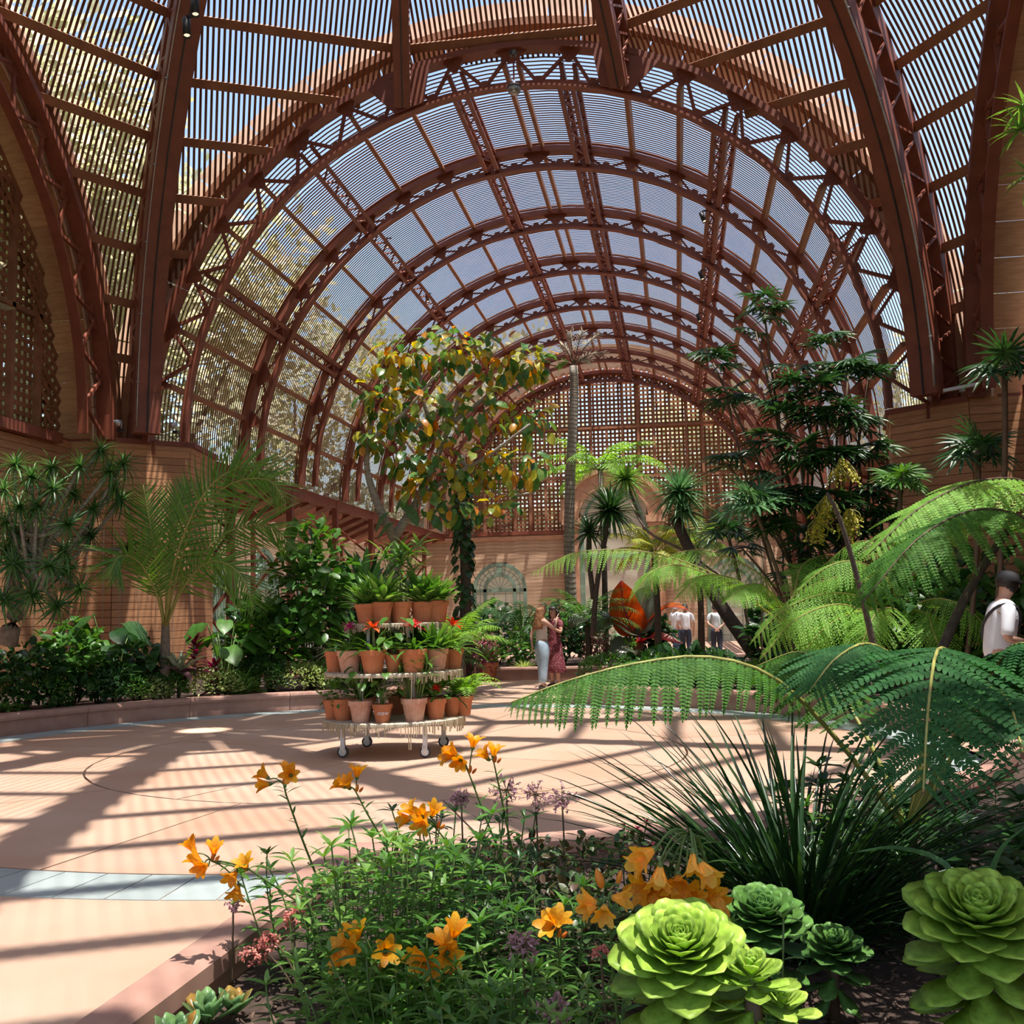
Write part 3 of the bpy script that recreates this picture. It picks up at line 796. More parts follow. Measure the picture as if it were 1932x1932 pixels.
def T_pinna(nl=14,W=.36,droop=.5,det=1,lf=.62):
    """feathery pinna: midrib and paired leaflets; unit length"""
    V=[];F=[];x=z=0
    pts=[]
    for i in range(nl*1+1):
        t=i/nl; a=-droop*t
        if i: x+=math.cos(a)/nl; z+=math.sin(a)/nl
        pts.append((x,z,a))
    for i in range(nl):
        t=(i+.5)/nl; x,z,a=pts[i]; h=W/2*(min(1,t*5+.35))*(1-t)**.6+.01; lw=lf/nl
        for s_ in(-1,1):
            b=len(V); tipx=x+h*.42; 
            if det==1:
                V+=[(x-lw/2,0,z),(x+lw*.1+h*.2,s_*h*.5,z+.0),(tipx+lw*.3,s_*h,z-.12*h),(x+lw*.8+h*.15,s_*h*.45,z+.0)]
                F.append((b,b+1,b+2,b+3) if s_<0 else (b,b+3,b+2,b+1))
            else:
                V+=[(x-lw*.6,0,z),(x+lw*.6,0,z),(x+h*.2-lw*.55,s_*h*.45,z+.01),(x+h*.2+lw*.6,s_*h*.45,z+.01),(x+h*.4-lw*.3,s_*h*.85,z-.08*h),(x+h*.4+lw*.35,s_*h*.85,z-.08*h),(x+h*.5,s_*h*1.02,z-.12*h),(x+h*.5+.001,s_*h*1.02,z-.12*h)]
                for q in((0,1,3,2),(2,3,5,4),(4,5,7,6)): F.append(tuple(b+k for k in(q if s_>0 else q[::-1])))
    b=len(V)
    for x,z,a in (pts[0],pts[nl//2],pts[-1]): V+=[(x,.008,z+.004),(x,-.008,z+.004)]
    for k in(0,2): F.append((b+k,b+k+1,b+k+3,b+k+2))
    return np.array(V,float),np.array(F)
def T_fan(nseg=9,spread=R(230),W=.13,droop=.5,fold=.5,seg=3,shape='strap'):
    parts=[]
    L=T_leaf(shape,W,droop,fold,seg,x0=.04)
    for i in range(nseg):
        a=-spread/2+spread*i/(nseg-1); k=1-.18*abs(a)/(spread/2)
        m=Rx(a,'Z')@Sc(k)
        parts.append(merge(L,[m]))
    return join(parts)
T_LANCE=T_leaf('lance',.28,.7,.25,4); T_BROAD=T_leaf('oval',.55,.6,.2,4,wave=.1); T_HEART=T_leaf('heart',.72,.7,.22,4,wave=.12)
T_STRAP=T_leaf('strap',.075,1.1,.5,5); T_SWORD=T_leaf('grass',.12,.7,.5,4); T_GRASS=T_leaf('grass',.022,1.2,.6,7)
T_SMALL=T_leaf('oval',.55,.35,.2,2); T_TINY=(np.array([(0,0,0),(.5,.28,.05),(1,0,-.08),(.5,-.28,.05)],float),np.array([(0,1,2,3)]))
T_NARROW=T_leaf('lance',.17,.5,.35,4)
T_PAR1=T_leaf('grass',.055,.55,.5,3)
# leaf colours
M['leaf_dark']=leafmat('dark_green_leaf',[(.018,.065,.018),(.03,.09,.024),(.045,.12,.03)],.32,.28)
M['leaf_mid']=leafmat('mid_green_leaf',[(.045,.14,.022),(.075,.20,.035),(.11,.26,.045)],.36,.35)
M['leaf_light']=leafmat('light_green_leaf',[(.10,.22,.04),(.15,.30,.06),(.20,.36,.08)],.45,.35)
M['leaf_yellow']=leafmat('yellow_green_leaf',[(.35,.42,.05),(.45,.45,.06),(.25,.36,.05)],.5,.4)
M['leaf_lime']=leafmat('cream_lime_leaf',[(.32,.42,.12),(.45,.52,.22),(.22,.36,.08)],.5,.3)
M['leaf_blue']=leafmat('grey_green_leaf',[(.06,.16,.06),(.10,.23,.09),(.15,.29,.12)],.4,.3)
M['leaf_drac']=leafmat('narrow_green_leaf',[(.03,.10,.025),(.06,.17,.035),(.14,.27,.08)],.35,.3)
M['leaf_red']=leafmat('burgundy_leaf',[(.16,.015,.03),(.25,.02,.05),(.10,.02,.03)],.4,.3)
M['leaf_mix']=leafmat('turning_leaf',[(.04,.13,.035),(.07,.19,.05),(.12,.25,.06),(.22,.32,.08),(.45,.42,.04),(.55,.40,.04),(.60,.20,.03)],.33,.42)
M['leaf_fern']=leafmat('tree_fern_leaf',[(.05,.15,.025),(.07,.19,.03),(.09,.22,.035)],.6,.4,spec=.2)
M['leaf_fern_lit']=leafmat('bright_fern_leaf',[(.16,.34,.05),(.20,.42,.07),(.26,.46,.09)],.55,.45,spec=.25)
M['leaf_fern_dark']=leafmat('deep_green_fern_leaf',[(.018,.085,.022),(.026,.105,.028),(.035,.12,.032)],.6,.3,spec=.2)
M['leaf_purple']=leafmat('purple_bromeliad_leaf',[(.16,.07,.09),(.22,.12,.12),(.12,.08,.07)],.4,.25)
M['leaf_palm']=leafmat('palm_leaf',[(.07,.18,.025),(.11,.25,.035),(.16,.30,.05)],.38,.4)
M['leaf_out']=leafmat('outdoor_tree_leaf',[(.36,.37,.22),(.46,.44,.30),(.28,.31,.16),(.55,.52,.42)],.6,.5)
M['bark']=surf('grey_brown_bark',(.26,.20,.15),(.14,.105,.08),.85,14,bump=.5)
M['bark_dark']=surf('dark_bark',(.10,.075,.055),(.05,.038,.03),.85,20,bump=.5)
M['bark_pale']=surf('pale_ringed_bark',(.42,.38,.32),(.20,.17,.14),.8,5,(1,1,14),bump=.5)
M['stalk']=surf('green_stalk',(.12,.20,.05),(.08,.14,.035),.5,9)
M['stalk_y']=surf('yellow_green_stalk',(.36,.34,.09),(.25,.24,.06),.5,9)
M['stalk_brown']=surf('brown_stalk',(.14,.09,.05),(.08,.05,.03),.6,9)
M['pot']=surf('terracotta_clay',(.56,.20,.09),(.47,.155,.065),.75,7,objrand=.14,bump=.06)
M['pot_pale']=surf('limed_terracotta',(.66,.40,.30),(.50,.24,.15),.8,9,objrand=.1,bump=.06)

# ------------------------------------------------------------------ trees and a building outside, seen between the laths
def out_tree_mesh(seed,n=6000):
    global rng
    keep=rng; rng=random.Random(seed); ms=[]
    blobs=[((rng.uniform(-3.2,3.2),rng.uniform(-3.2,3.2),9+rng.uniform(-3,4.2)),rng.uniform(1.9,3.1)) for _ in range(16)]
    for c,r in blobs: ms+=bushm(n//16,c,(r,r,r*.8),.40,shell=.25,zmin=-1)
    V,Q=merge(T_TINY,ms); me=npmesh('crown',V,Q,M['leaf_out']); rng=keep
    return me,blobs
crowns=[out_tree_mesh(3),out_tree_mesh(11)]
tl=[('dense tree pressing against the laths left of the mouth of the long vault',-15.5,21,1.3),('dense tree outside the left flank of the long vault near its middle',-15,32,1.25),('tall pale-leaved tree outside the laths beyond the left pedestal',-16,15,1.25),('spreading tree outside the long vault, second on the left',-17.5,26,1.25),('spreading tree outside the long vault, third on the left',-16,37,1.2),
 ('tree outside the far left end of the long vault',-15,50,1.15),('tall tree outside behind the left side lattice',-22,4,1.3),('broad tree rising behind the crown of the long vault on the left',-9,66,1.35),
 ('broad tree rising behind the crown of the long vault on the right',6,70,1.15),('tree outside the right flank of the long vault near its middle',19,41,1.0),('tree outside the right flank of the long vault near its far end',17,56,1.05),
 ('small leafy tree outside the lattice to the far right',22,20,.75)]
for i,(lb,x,y,s_) in enumerate(tl):
    t=thing('outdoor_tree',lb,'tree',(x,y,-.25),i*1.3,'trees outside the building'); t.scale=(s_,)*3
    me,blobs=crowns[i%2]; o=ob('crown',me,t); o['kind']='stuff'
    if i<2: 
        pass
    mb=MB().tube([(0,0,0),(.2,.1,3),(-.1,.2,6),(0,0,9)],[.45,.36,.28,.15],8); mb.build('trunk',M['bark'],t,True)
    for c,r in blobs[:7]: MB().tube(curve((0,0,5.5),c,(0,0,-.4),4),[.16,.12,.09,.06,.04],5).build('branch',M['bark'],t,True)
bl=thing('sandstone_building','pale sandstone building seen through the lattice of the end wall','building',(0,YE+22,0))
MB().box((0,3,4.2),(44,6,9)).build('wall',surf('sandstone',(.62,.50,.36),(.55,.43,.30),.8,2),bl)
MB().box((0,3,8.9),(45,7,.5)).build('cornice',surf('sandstone_trim',(.66,.56,.42),(.6,.5,.36),.8,2),bl)
for k in range(9):
    f=MB().box((-17+4.2*k,-.03,4.8),(1.5,.14,2.6)).build('window_frame',M['terra'],bl); MB().box((-17+4.2*k,-.12,4.8),(1.2,.05,2.3)).build('pane',M['black'],f)
# ------------------------------------------------------------------ tiered plant cart and its pots
CX,CY=0.0,12.0
cart=thing('plant_cart','round three-tier white plant cart on casters in the middle of the plaza','cart',(CX,CY,0))
M['shelf']=surf('limewashed_wood',(.60,.55,.46),(.42,.37,.29),.8,12,bump=.1)
M['fringe']=surf('bleached_coir_fringe',(.55,.46,.32),(.38,.31,.2),.95,30)
tiers=[(.40,.79,'lower'),(.93,.77,'middle'),(1.47,.53,'upper')]
for z,r,nm in tiers:
    sh=MB().lathe([(0.0,0),(r,0),(r+.012,.012),(r+.012,.035),(r,.045),(0,.045)],40,(0,0,z-.045)).build('shelf',M['shelf'],cart)
    mb=MB()
    for k in range(190):
        a=2*PI*k/190+rng.uniform(-.01,.01)
        if nm=='middle' and math.sin(a)<-.1 and math.cos(a)<.35 and rng.random()<.85: continue
        h=rng.uniform(.03,.13)*(1.2 if nm=='lower' else .9)
        if rng.random()<.03: h=.28
        x,y=(r+.014)*math.cos(a),(r+.014)*math.sin(a); tx,ty=-math.sin(a)*.012,math.cos(a)*.012
        mb.beam((x,y,z-.005),(x+rng.uniform(-.01,.01),y+rng.uniform(-.01,.01),z-h),.016,.008,(tx,ty,0))
    mb.build('fringe',M['fringe'],sh,kind='stuff')
for k in range(4):
    a=PI/4+PI/2*k; x,y=.66*math.cos(a),.66*math.sin(a)
    MB().box((x,y,.245),(.045,.045,.22)).build('leg',M['white'],cart)
    c=MB().box((x,y,.14),(.05,.04,.015)); 
    for s_ in(-1,1): c.box((x,y+s_*.022,.085),(.06,.006,.10))
    c=c.build('caster',M['grey'],cart)
    wh=MB().tube([(x,y-.014,.065),(x,y+.014,.065)],.063,16).build('wheel',M['black'],c)
    MB().tube([(x,y-.018,.065),(x,y+.018,.065)],.043,14).build('wheel_hub',M['white'],c)
for k in range(4):
    a=PI/4+PI/2*k
    MB().box((.42*math.cos(a),.42*math.sin(a),.66),(.035,.035,.50)).build('post',M['white'],cart)
    MB().box((.33*math.cos(a),.33*math.sin(a),1.2),(.035,.035,.50)).build('post',M['white'],cart)
def pot_mesh(h,r,mat):
    p=[(0,0),(r*.66,0),(r*.68,.01),(r*.9,h*.76),(r*1.0,h*.765),(r*1.03,h*.99),(r*1.01,h),(r*.9,h),(r*.88,h*.86),(0,h*.86)]
    return MB().lathe(p,20).mesh('pot',mat,False)
potm={}
def pot(label,x,y,z,h=.235,r=.135,mat='pot',group=None,ry=0):
    t=thing('potted_plant',label,'potted plant',(x,y,z),rng.random()*6,group)
    k=(round(h,3),round(r,3),mat)
    if k not in potm: potm[k]=(pot_mesh(h,r,M[mat]),MB().lathe([(0,h*.9),(r*.87,h*.9)],16).mesh('soil',M['soil']))
    ob('pot',potm[k][0],t); ob('potting_soil',potm[k][1],t)
    return t,h*.9
def grow(t,h,kind,s=1.0):
    T0=Tr(0,0,h)
    if kind=='lily':      # glossy arching green leaves on stalks
        leaves(t,T_NARROW,M['leaf_mid'],[T0@m for m in rosette(38,.3,1.4,.30*s,.36*s,.03)]); leaves(t,T_NARROW,M['leaf_light'],[T0@m for m in rosette(14,.7,1.4,.34*s,.36*s,.03)])
    elif kind=='varieg':
        leaves(t,T_NARROW,M['leaf_light'],[T0@m for m in rosette(30,.5,1.45,.30*s,.36*s,.03)]); leaves(t,T_LANCE,M['leaf_mid'],[T0@m for m in rosette(18,.7,1.4,.3*s,.36*s,.03)])
    elif kind=='tall':
        for k in range(14):
            x,y=rng.uniform(-.08,.08),rng.uniform(-.08,.08); hh=rng.uniform(.14,.42)*s
            MB().tube(curve((x,y,h-.02),(x*2.2,y*2.2,h+hh),(0,0,.02),4),.006,4).build('stem',M['stalk'],t)
            leaves(t,T_NARROW,M['leaf_light'] if k%3==0 else M['leaf_mid'],[Tr(x*2.2,y*2.2,h+hh)@m for m in rosette(6,.1,1.1,.2*s,.16*s,0)])
    elif kind=='fern':
        me=tmesh('leaflet',T_PIN_S,M['leaf_fern_lit']) if 'fernme' not in potm else potm['fernme']; potm['fernme']=me
        for k in range(13):
            P=rachis(.46*s*rng.uniform(.8,1.15),R(rng.uniform(50,80)),1.9,8)
            frond(t,P,14,me,lambda u:.10*s*(1-u)**.6+.012,.1,.5,M['stalk'],.004,.12,.1,stuffT=T_TINY2,mat=M['leaf_fern_lit'],mw=T0@Rx(k*2.4,'Z'))
    elif kind in('brom_red','brom_orange','brom_pink','brom_yellow'):
        leaves(t,T_STRAPW,M['leaf_mid'],[T0@m for m in rosette(18,.35,1.2,.30*s,.24*s,.015)])
        MB().tube([(0,0,h),(0,0,h+.22*s)],.008,5).build('flower_stalk',M['stalk'],t)
        mt=M['bract_'+kind[5:]]
        leaves(t,T_LANCE,mt,[Tr(0,0,h+.20*s)@m for m in rosette(13,.1,1.3,.12*s,.10*s,.004)],'bract')
    elif kind=='peppery':  # long stalked round leaves
        for k in range(14):
            a=k*2.4; rr=rng.uniform(.04,.15)*s; hh=rng.uniform(.1,.28)*s
            p=Vector((rr*math.cos(a),rr*math.sin(a),h+hh)); MB().tube(curve((0,0,h),p,(0,0,.03),3),.003,4).build('stem',M['stalk'],t)
            leaves(t,T_HEART,M['leaf_mid'],[frame(p,(math.cos(a),math.sin(a),-.2),(0,0,1),.085*s)])
    elif kind=='slipper':  # dark strap leaves, small drooping flowers
        leaves(t,T_STRAPW,M['leaf_dark'],[T0@m for m in rosette(12,.2,1.1,.24*s,.2*s,.015)])
    elif kind=='cactus':
        for k in range(3):
            x,y=.05*math.cos(k*2.1),.05*math.sin(k*2.1)
            V=[];n=14
            MB().lathe([(.0,.27),(.018,.265),(.034,.24),(.038,.12),(.036,0)],10,(x,y,h)).build('pale_stem',M['leaf_lime'],t,True)
    elif kind=='trail':
        leaves(t,T_SMALL,M['leaf_mid'],[T0@m for m in bushm(70,(0,0,.07*s),(.15*s,.15*s,.12*s),.055*s)])
T_PIN_S=T_leaf('lance',.3,.2,.1,2); T_TINY2=(np.array([(0,-.1,0),(.5,-.14,.02),(1,0,-.06),(.5,.14,.02),(0,.1,0)],float),np.array([(0,1,2,3),(0,0,3,4)]))
T_TINY2=(np.array([(0,0,0),(.4,.15,.02),(1,0,-.06),(.4,-.15,.02)],float),np.array([(0,1,2,3)]))
T_STRAPW=T_leaf('strap',.13,1.0,.4,4)
M['bract_red']=leafmat('red_bract',[(.62,.03,.02),(.75,.06,.03)],.4,.25); M['bract_orange']=leafmat('orange_bract',[(.75,.16,.03),(.8,.10,.03)],.4,.25)
M['bract_pink']=leafmat('magenta_bract',[(.40,.03,.12),(.5,.06,.18)],.4,.25); M['bract_yellow']=leafmat('yellow_bract',[(.8,.5,.04),(.85,.6,.08)],.4,.25)
def cart_pot(px,py,tier,ring,label,kind,h=.235,r=.135,s=1.0,mat='pot',back=False):
    """place on the tier below pixel column px; ring = distance from the cart axis"""
    z,R_,nm=tiers[tier]; s=s*(1.2 if tier<2 else 1.0)*(1.15 if 'shade' in label else 1); c=Vector((CX,CY))
    a=atz(px,py,z); d=Vector((a.x-CAM.x,a.y-CAM.y)).normalized()      # viewing ray on plan
    f=Vector((c.x-CAM.x,c.y-CAM.y)); o=Vector((CAM.x,CAM.y)); b=f.dot(d); k=f.length_squared-b*b
    q=math.sqrt(max(0,ring*ring-k)); tt=b+q if back else b-q
    p=o+d*tt
    t,hh=pot(label,p.x,p.y,z,h,r,mat,'terracotta pots on the %s tier of the cart'%nm)
    grow(t,hh,kind,s); return t
L_=[ # lower tier, left to right
 (628,.64,'small terracotta pot at the left edge of the lower tier, behind the first','trail',.22,.11,1.0,True),
 (648,.60,'terracotta pot of trailing leaves, leftmost in front on the lower tier','trail',.235,.13,1.1,False),
 (681,.62,'terracotta pot with one pink bloom, second in front on the lower tier','peppery',.235,.135,1.3,False),
 (722,.62,'small bright orange pot with white scribbled lettering on the lower tier','peppery',.20,.11,1.1,False),
 (782,.60,'terracotta pot of upright pale green leaves, middle right of the lower tier','tall',.25,.145,.9,False),
 (823,.60,'terracotta pot holding the round red bloom on the lower tier','trail',.225,.12,1.0,False),
 (853,.66,'terracotta pot beside the red bloom, near the right edge of the lower tier','slipper',.22,.11,1.0,False),
 (876,.71,'fern in a terracotta pot at the right edge of the lower tier','fern',.22,.11,1.15,False)]
for px,rg,lb,kd,h,r,s_,bk in L_: last=cart_pot(px,1380,0,rg,lb,kd,h,r,s_,'pot_pale' if px in(681,782) else 'pot',bk)
for o in [q for q in S.objects if q.get('label','').startswith('terracotta pot holding the round red')]:
    MB().tube([(0,0,.2),(.02,0,.32)],.007,5).build('flower_stalk',M['stalk'],o)
    leaves(o,T_BROAD,M['bract_red'],[Tr(.02,0,.34)@m for m in rosette(26,-.4,1.5,.065,.05,.02)],'bract')
for o in [q for q in S.objects if q.get('label','').startswith('terracotta pot with one pink bloom')]:
    MB().tube([(0,0,.2),(.0,.02,.36)],.006,5).build('flower_stalk',M['stalk'],o)
    leaves(o,T_BROAD,M['bract_pink'],[Tr(0,.02,.36)@m for m in rosette(8,0,1.5,.045,.04,.005)],'petal')
for o in [q for q in S.objects if q.get('label','').startswith('small bright orange pot')]:
    # scribbled white handwriting on the pot
    o.rotation_euler.z=0
    fc=bpy.data.curves.new('lettering','FONT'); fc.body='maw'; fc.size=.07; fc.extrude=.0008; fc.align_x='CENTER'; fc.shear=.3
    e=bpy.data.objects.new('lettering',fc); COL.objects.link(e); e.parent=o
    dv=Vector((CAM.x-o.location.x,CAM.y-o.location.y)).normalized(); az=math.atan2(dv.y,dv.x)
    fc.materials.append(M['white'])
    dg=bpy.context.evaluated_depsgraph_get(); me=bpy.data.meshes.new_from_object(e.evaluated_get(dg)); bpy.data.objects.remove(e); 
    # wrap around the pot
    for v in me.vertices:
        zz=v.co.y+.085; rr=.11*(.68+.22*zz/(.20*.76))+.0025; th=az+v.co.x/rr; v.co=Vector((rr*math.cos(th),rr*math.sin(th),zz))+Vector((math.cos(th),math.sin(th),0))*v.co.z
    if not me.materials: me.materials.append(M['white'])
    ob('lettering',me,o)
M_=[(632,.64,'terracotta pot peeping out at the left edge of the middle tier, behind','slipper',.235,.12,1.1,True),
 (660,.60,'terracotta pot with a magenta bromeliad, leftmost in front on the middle tier','brom_pink',.25,.145,1.1,False),
 (704,.62,'wide terracotta pot with an orange bromeliad, second in front on the middle tier','brom_orange',.255,.15,1.1,False),
 (743,.52,'small terracotta pot of long-stalked round leaves on the middle tier','peppery',.2,.105,1.4,False),
 (780,.62,'wide terracotta pot with a scarlet star-shaped bromeliad on the middle tier','brom_red',.255,.15,1.15,False),
 (823,.60,'terracotta pot of glossy upright leaves, right of the scarlet bromeliad','lily',.25,.14,.9,False),
 (855,.64,'terracotta pot with red-orange flowers at the right edge of the middle tier','brom_orange',.23,.125,1.2,False)]
for px,rg,lb,kd,h,r,s_,bk in M_: cart_pot(px,1255,1,rg,lb,kd,h,r,s_,'pot_pale' if px in(660,823) else 'pot',bk)
U_=[(690,.40,'terracotta pot on the left of the top tier, partly behind the next','lily',.225,.125,1.0,True),
 (714,.36,'terracotta pot of bright arching leaves, front left on the top tier','lily',.215,.12,1.05,False),
 (753,.42,'pale limed pot with cream cactus-like stems in front on the top tier','cactus',.26,.145,1.0,False),
 (803,.36,'terracotta pot of glossy leaves, front right on the top tier','lily',.23,.13,1.1,False),
 (826,.42,'terracotta pot at the right edge of the top tier','varieg',.25,.13,1.0,True)]
for px,rg,lb,kd,h,r,s_,bk in U_: cart_pot(px,1140,2,rg,lb,kd,h,r,s_,'pot_pale' if px==753 else 'pot',bk)
cart_pot(756,1140,2,.15,'tall leafy potted plant in the middle of the top tier, crowning the cart','tall',.24,.13,1.6,'pot',True)
cart_pot(720,1140,2,.30,'leafy potted plant at the back left of the top tier','varieg',.24,.13,1.25,'pot',True)
cart_pot(795,1140,2,.30,'leafy potted plant at the back right of the top tier','varieg',.24,.13,1.3,'pot',True)
for i,(px,lb,kd) in enumerate(((690,'left','lily'),(745,'middle left','fern'),(790,'middle right','lily'),(840,'right','fern'))):
    cart_pot(px,1255,1,.35,'potted plant in the shade at the back of the middle tier, %s'%lb,kd,.22,.12,.9,'pot',True)
for i,(px,lb,kd) in enumerate(((690,'left','lily'),(750,'middle','slipper'),(815,'right','fern'))):
    cart_pot(px,1380,0,.38,'potted plant in the shade at the back of the lower tier, %s'%lb,kd,.22,.12,.9,'pot',True)
# free-standing pot right of the cart
p=atz(922,1284,0); t,hh=pot('single bright orange pot with a fern on the far path, right of the cart',p.x,p.y,0,.42,.24,'pot'); grow(t,hh,'varieg',1.6)
# ================================================================== planting on both sides of the plaza
SOIL=.24
def base(px,d,z=SOIL,margin=.5):
    """foot of a plant at pixel column px; pushed back along the view until it stands inside the bed"""
    p=at(px,1200,d)
    if z==SOIL:
        while math.hypot(p.x,p.y-YC)<RB+margin and d<25: d+=.08; p=at(px,1200,d)
    return Vector((p.x,p.y,z))
def path(pl,n=14):
    """smooth path through (px,py,depth) points"""
    P=[at(*p) for p in pl]; out=[]
    if len(P)==2: return [P[0].lerp(P[1],i/n) for i in range(n+1)]
    for i in range(n+1):
        t=i/n*(len(P)-1); k=min(int(t),len(P)-2); u=t-k
        p0=P[k-1] if k>0 else P[0]*2-P[1]; p1=P[k]; p2=P[k+1]; p3=P[k+2] if k+2<len(P) else P[-1]*2-P[-2]
        out.append(.5*((2*p1)+(p2-p0)*u+(2*p0-5*p1+4*p2-p3)*u*u+(3*p1-p0-3*p2+p3)*u**3))
    return out
def wfrond(root,P,face,nl,lenf,ang0,ang1,leaf,mat,rmat,rr,t0=.15,hang=.2,obj=True,name='frond',lname='leaflet',vee=0.0,droopend=0,leafmesh={}):
    """frond along world points P; face = direction the blade faces"""
    o0=Vector(root.location); L=[p-o0 for p in P]
    f=MB().tube(L,[rr*(1-.8*i/(len(L)-1)) for i in range(len(L))],5).build(name,rmat,root,True)
    face=Vector(face).normalized(); ms=[]
    for i in range(nl):
        u=(i+.5)/nl; t=t0+(1-t0)*u; p,d=sample(L,t); side=d.cross(face).normalized(); up=side.cross(d)
        ln=lenf(u); a=ang0+(ang1-ang0)*u
        for s_ in(-1,1):
            dd=side*s_*math.cos(a)+d*math.sin(a)+up*vee+Vector((rng.gauss(0,.04),rng.gauss(0,.04),-hang*rng.uniform(.6,1.4)+rng.gauss(0,.03)))
            ms.append(frame(p,dd,up,ln))
    if obj:
        k=(id(leaf),id(mat),lname)
        if k not in leafmesh: leafmesh[k]=(tmesh(lname,leaf,mat,False),leaf)
        for m in ms: ob(lname,leafmesh[k][0],f,m)
    else:
        V,Q=merge(leaf,ms); o=ob('leaflets',npmesh('leaflets',V,Q,mat),f); o['kind']='stuff'
    return f
def bush(label,px,d,pxr,pzr,z=None,T=None,mat='leaf_mid',n=140,s=.16,name='shrub',cat='shrub',group=None,twigs=7,base_z=SOIL,dr=None,flat=False,**kw):
    """shrub at column px: half width and half height in metres, crown centre height z"""
    b=base(px,d,base_z,.9); t=thing(name,label,cat,b,0,group)
    z=z if z is not None else pzr
    ms=bushm(n,(0,0,z),(pxr,dr or pxr*.8,pzr),s,**kw)
    leaves(t,T or T_LANCE,M[mat],ms)
    kw2=dict(kw); kw2['shell']=.15; stuff(t,T or T_LANCE,M[mat],bushm(int(n*1.1),(0,0,z*.92),(pxr*.85,(dr or pxr*.8)*.85,pzr*.85),s,**kw2))
    for k in range(twigs):
        a=k*2.4; e=Vector((math.cos(a)*pxr*.6,math.sin(a)*pxr*.5,z+rng.uniform(-.2,.6)*pzr)); MB().tube(curve((math.cos(a)*.04,math.sin(a)*.04,-.03),e,(0,0,.05),4),[.018,.014,.011,.009,.006],5).build('stem',M['bark_dark'],t,True)
    return t
# ---------- left bed
# branching dracaena tree
t=thing('dragon_tree','tall branching tree with spiky leaf heads at the far left edge before the plank wall','tree',base(12,15.6))
o0=Vector(t.location)
heads=[(207,890,15.6),(99,881,15.3),(99,922,15.0),(29,877,15.5),(37,956,14.8),(128,989,15.0),(25,1014,15.2),(91,1068,14.7),(25,1064,15.0),(128,1076,15.4),(228,944,16.2),(240,1035,16.2),(141,931,15.8),(8,925,15.0),(108,1142,15.0),(62,1000,15.6),(232,875,15.9),(8,1130,14.9),(170,1010,15.8),(60,900,15.2),(10,985,15.1),(150,880,15.5),(70,955,15.0),(175,960,15.6),(10,1040,15.2),(120,1040,15.1),(150,1110,15.3),(60,1120,15.0),(215,920,16.0),(190,850,15.9)]
trunk=path([(12,1215,15.4),(30,1150,15.4),(28,1080,15.4)],8); MB().tube([p-o0 for p in trunk],[.16,.14,.13,.12,.11,.1,.09,.085,.08],8).build('trunk',M['bark'],t,True)
fk=[at(28,1080,15.4)-o0,at(60,1120,15.4)-o0,at(30,1000,15.3)-o0]
ms=[]
for i,h in enumerate(heads):
    p=at(*h)-o0; f0=fk[i%3]; MB().tube(curve(f0,p,(0,0,-.12),6),[.05,.042,.036,.032,.028,.026,.024],6).build('branch',M['bark_pale'],t,True)
    d=(p-f0).normalized(); fm=frame(p,(d+Vector((0,0,1.2))).normalized(),(0,1,0))@Matrix.Rotation(PI/2,4,'Y')
    ms+=[fm@m for m in rosette(46,-.7,1.35,.46,.34,.01,0)]
rng.shuffle(ms); leaves(t,T_leaf('grass',.085,.75,.4,3),M['leaf_drac'],ms)
# young palm
t=thing('young_palm','young feather palm with tall arching fronds in front of the left pedestal','palm',base(312,17.4))
o0=Vector(t.location); MB().tube([(0,0,-.05),(0,0,.7),(.0,0,1.42)],[.1,.09,.06],8).build('trunk',M['bark'],t,True)
fw=-FW
PF=[[(312,1180,16.6),(335,1080,16.3),(370,980,16.0),(430,915,15.6),(505,905,15.2),(540,950,15.0)],
    [(310,1180,16.6),(300,1100,16.4),(285,1000,16.2),(270,915,16.2)],
    [(312,1180,16.6),(350,1090,16.8),(420,1010,16.9),(500,990,16.9),(560,1040,16.8)],
    [(314,1180,16.6),(345,1110,16.3),(395,1060,15.8),(450,1080,15.4),(480,1150,15.2)],
    [(310,1180,16.6),(295,1120,16.2),(262,1060,15.8),(225,1050,15.4),(205,1090,15.2)],
    [(312,1180,16.6),(318,1060,17.0),(335,960,17.2),(355,905,17.4)],
    [(312,1180,16.6),(330,1060,16.0),(385,930,15.7),(465,880,15.6),(530,925,15.6)]]
for i,pl in enumerate(PF):
    wfrond(t,path(pl,16),fw+Vector((0,0,.3*(i%2))),34,lambda u:.72*(math.sin(PI*min(1,u*.8+.18))**.6),.55,.95,T_leaf('grass',.055,.5,.5,3),M['leaf_palm'],M['stalk_y'],.022,.22,.12)
# large leaved philodendrons, shrubs
bush('dark glossy shrub with lobed leaves at the foot of the spiky tree, far left',45,14.9,.75,.5,.5,T_HEART,'leaf_dark',170,.17)
bush('tall dark green leafy shrub right of the spiky tree',135,15.3,.62,.62,.75,T_HEART,'leaf_mid',170,.16)
bush('mid green bushy plant in front of the orange plank wall',190,14.9,.5,.45,.45,T_BROAD,'leaf_dark',130,.15)
bush('dark shrub behind the silvery rosette plant',262,17.6,.65,.45,.55,T_HEART,'leaf_dark',130,.17)
def bigleaf(label,px,d,n,L,h,mat='leaf_dark',T=None):
    t=thing('big_leaf_plant',label,'plant',base(px,d))
    for k in range(n):
        a=k*2.4+rng.random()*.4; rr=rng.uniform(.15,.5)*h*.7; p=Vector((rr*math.cos(a),rr*math.sin(a),h*rng.uniform(.6,1.05)))
        MB().tube(curve((0,0,0),p,(0,0,.1),5),.012,5).build('leaf_stalk',M['stalk'],t,True)
        leaves(t,T or T_HEART,M[mat],[frame(p,(math.cos(a),math.sin(a),-.25),(rng.gauss(0,.2),rng.gauss(0,.2),1),L*rng.uniform(.8,1.2))])
    return t
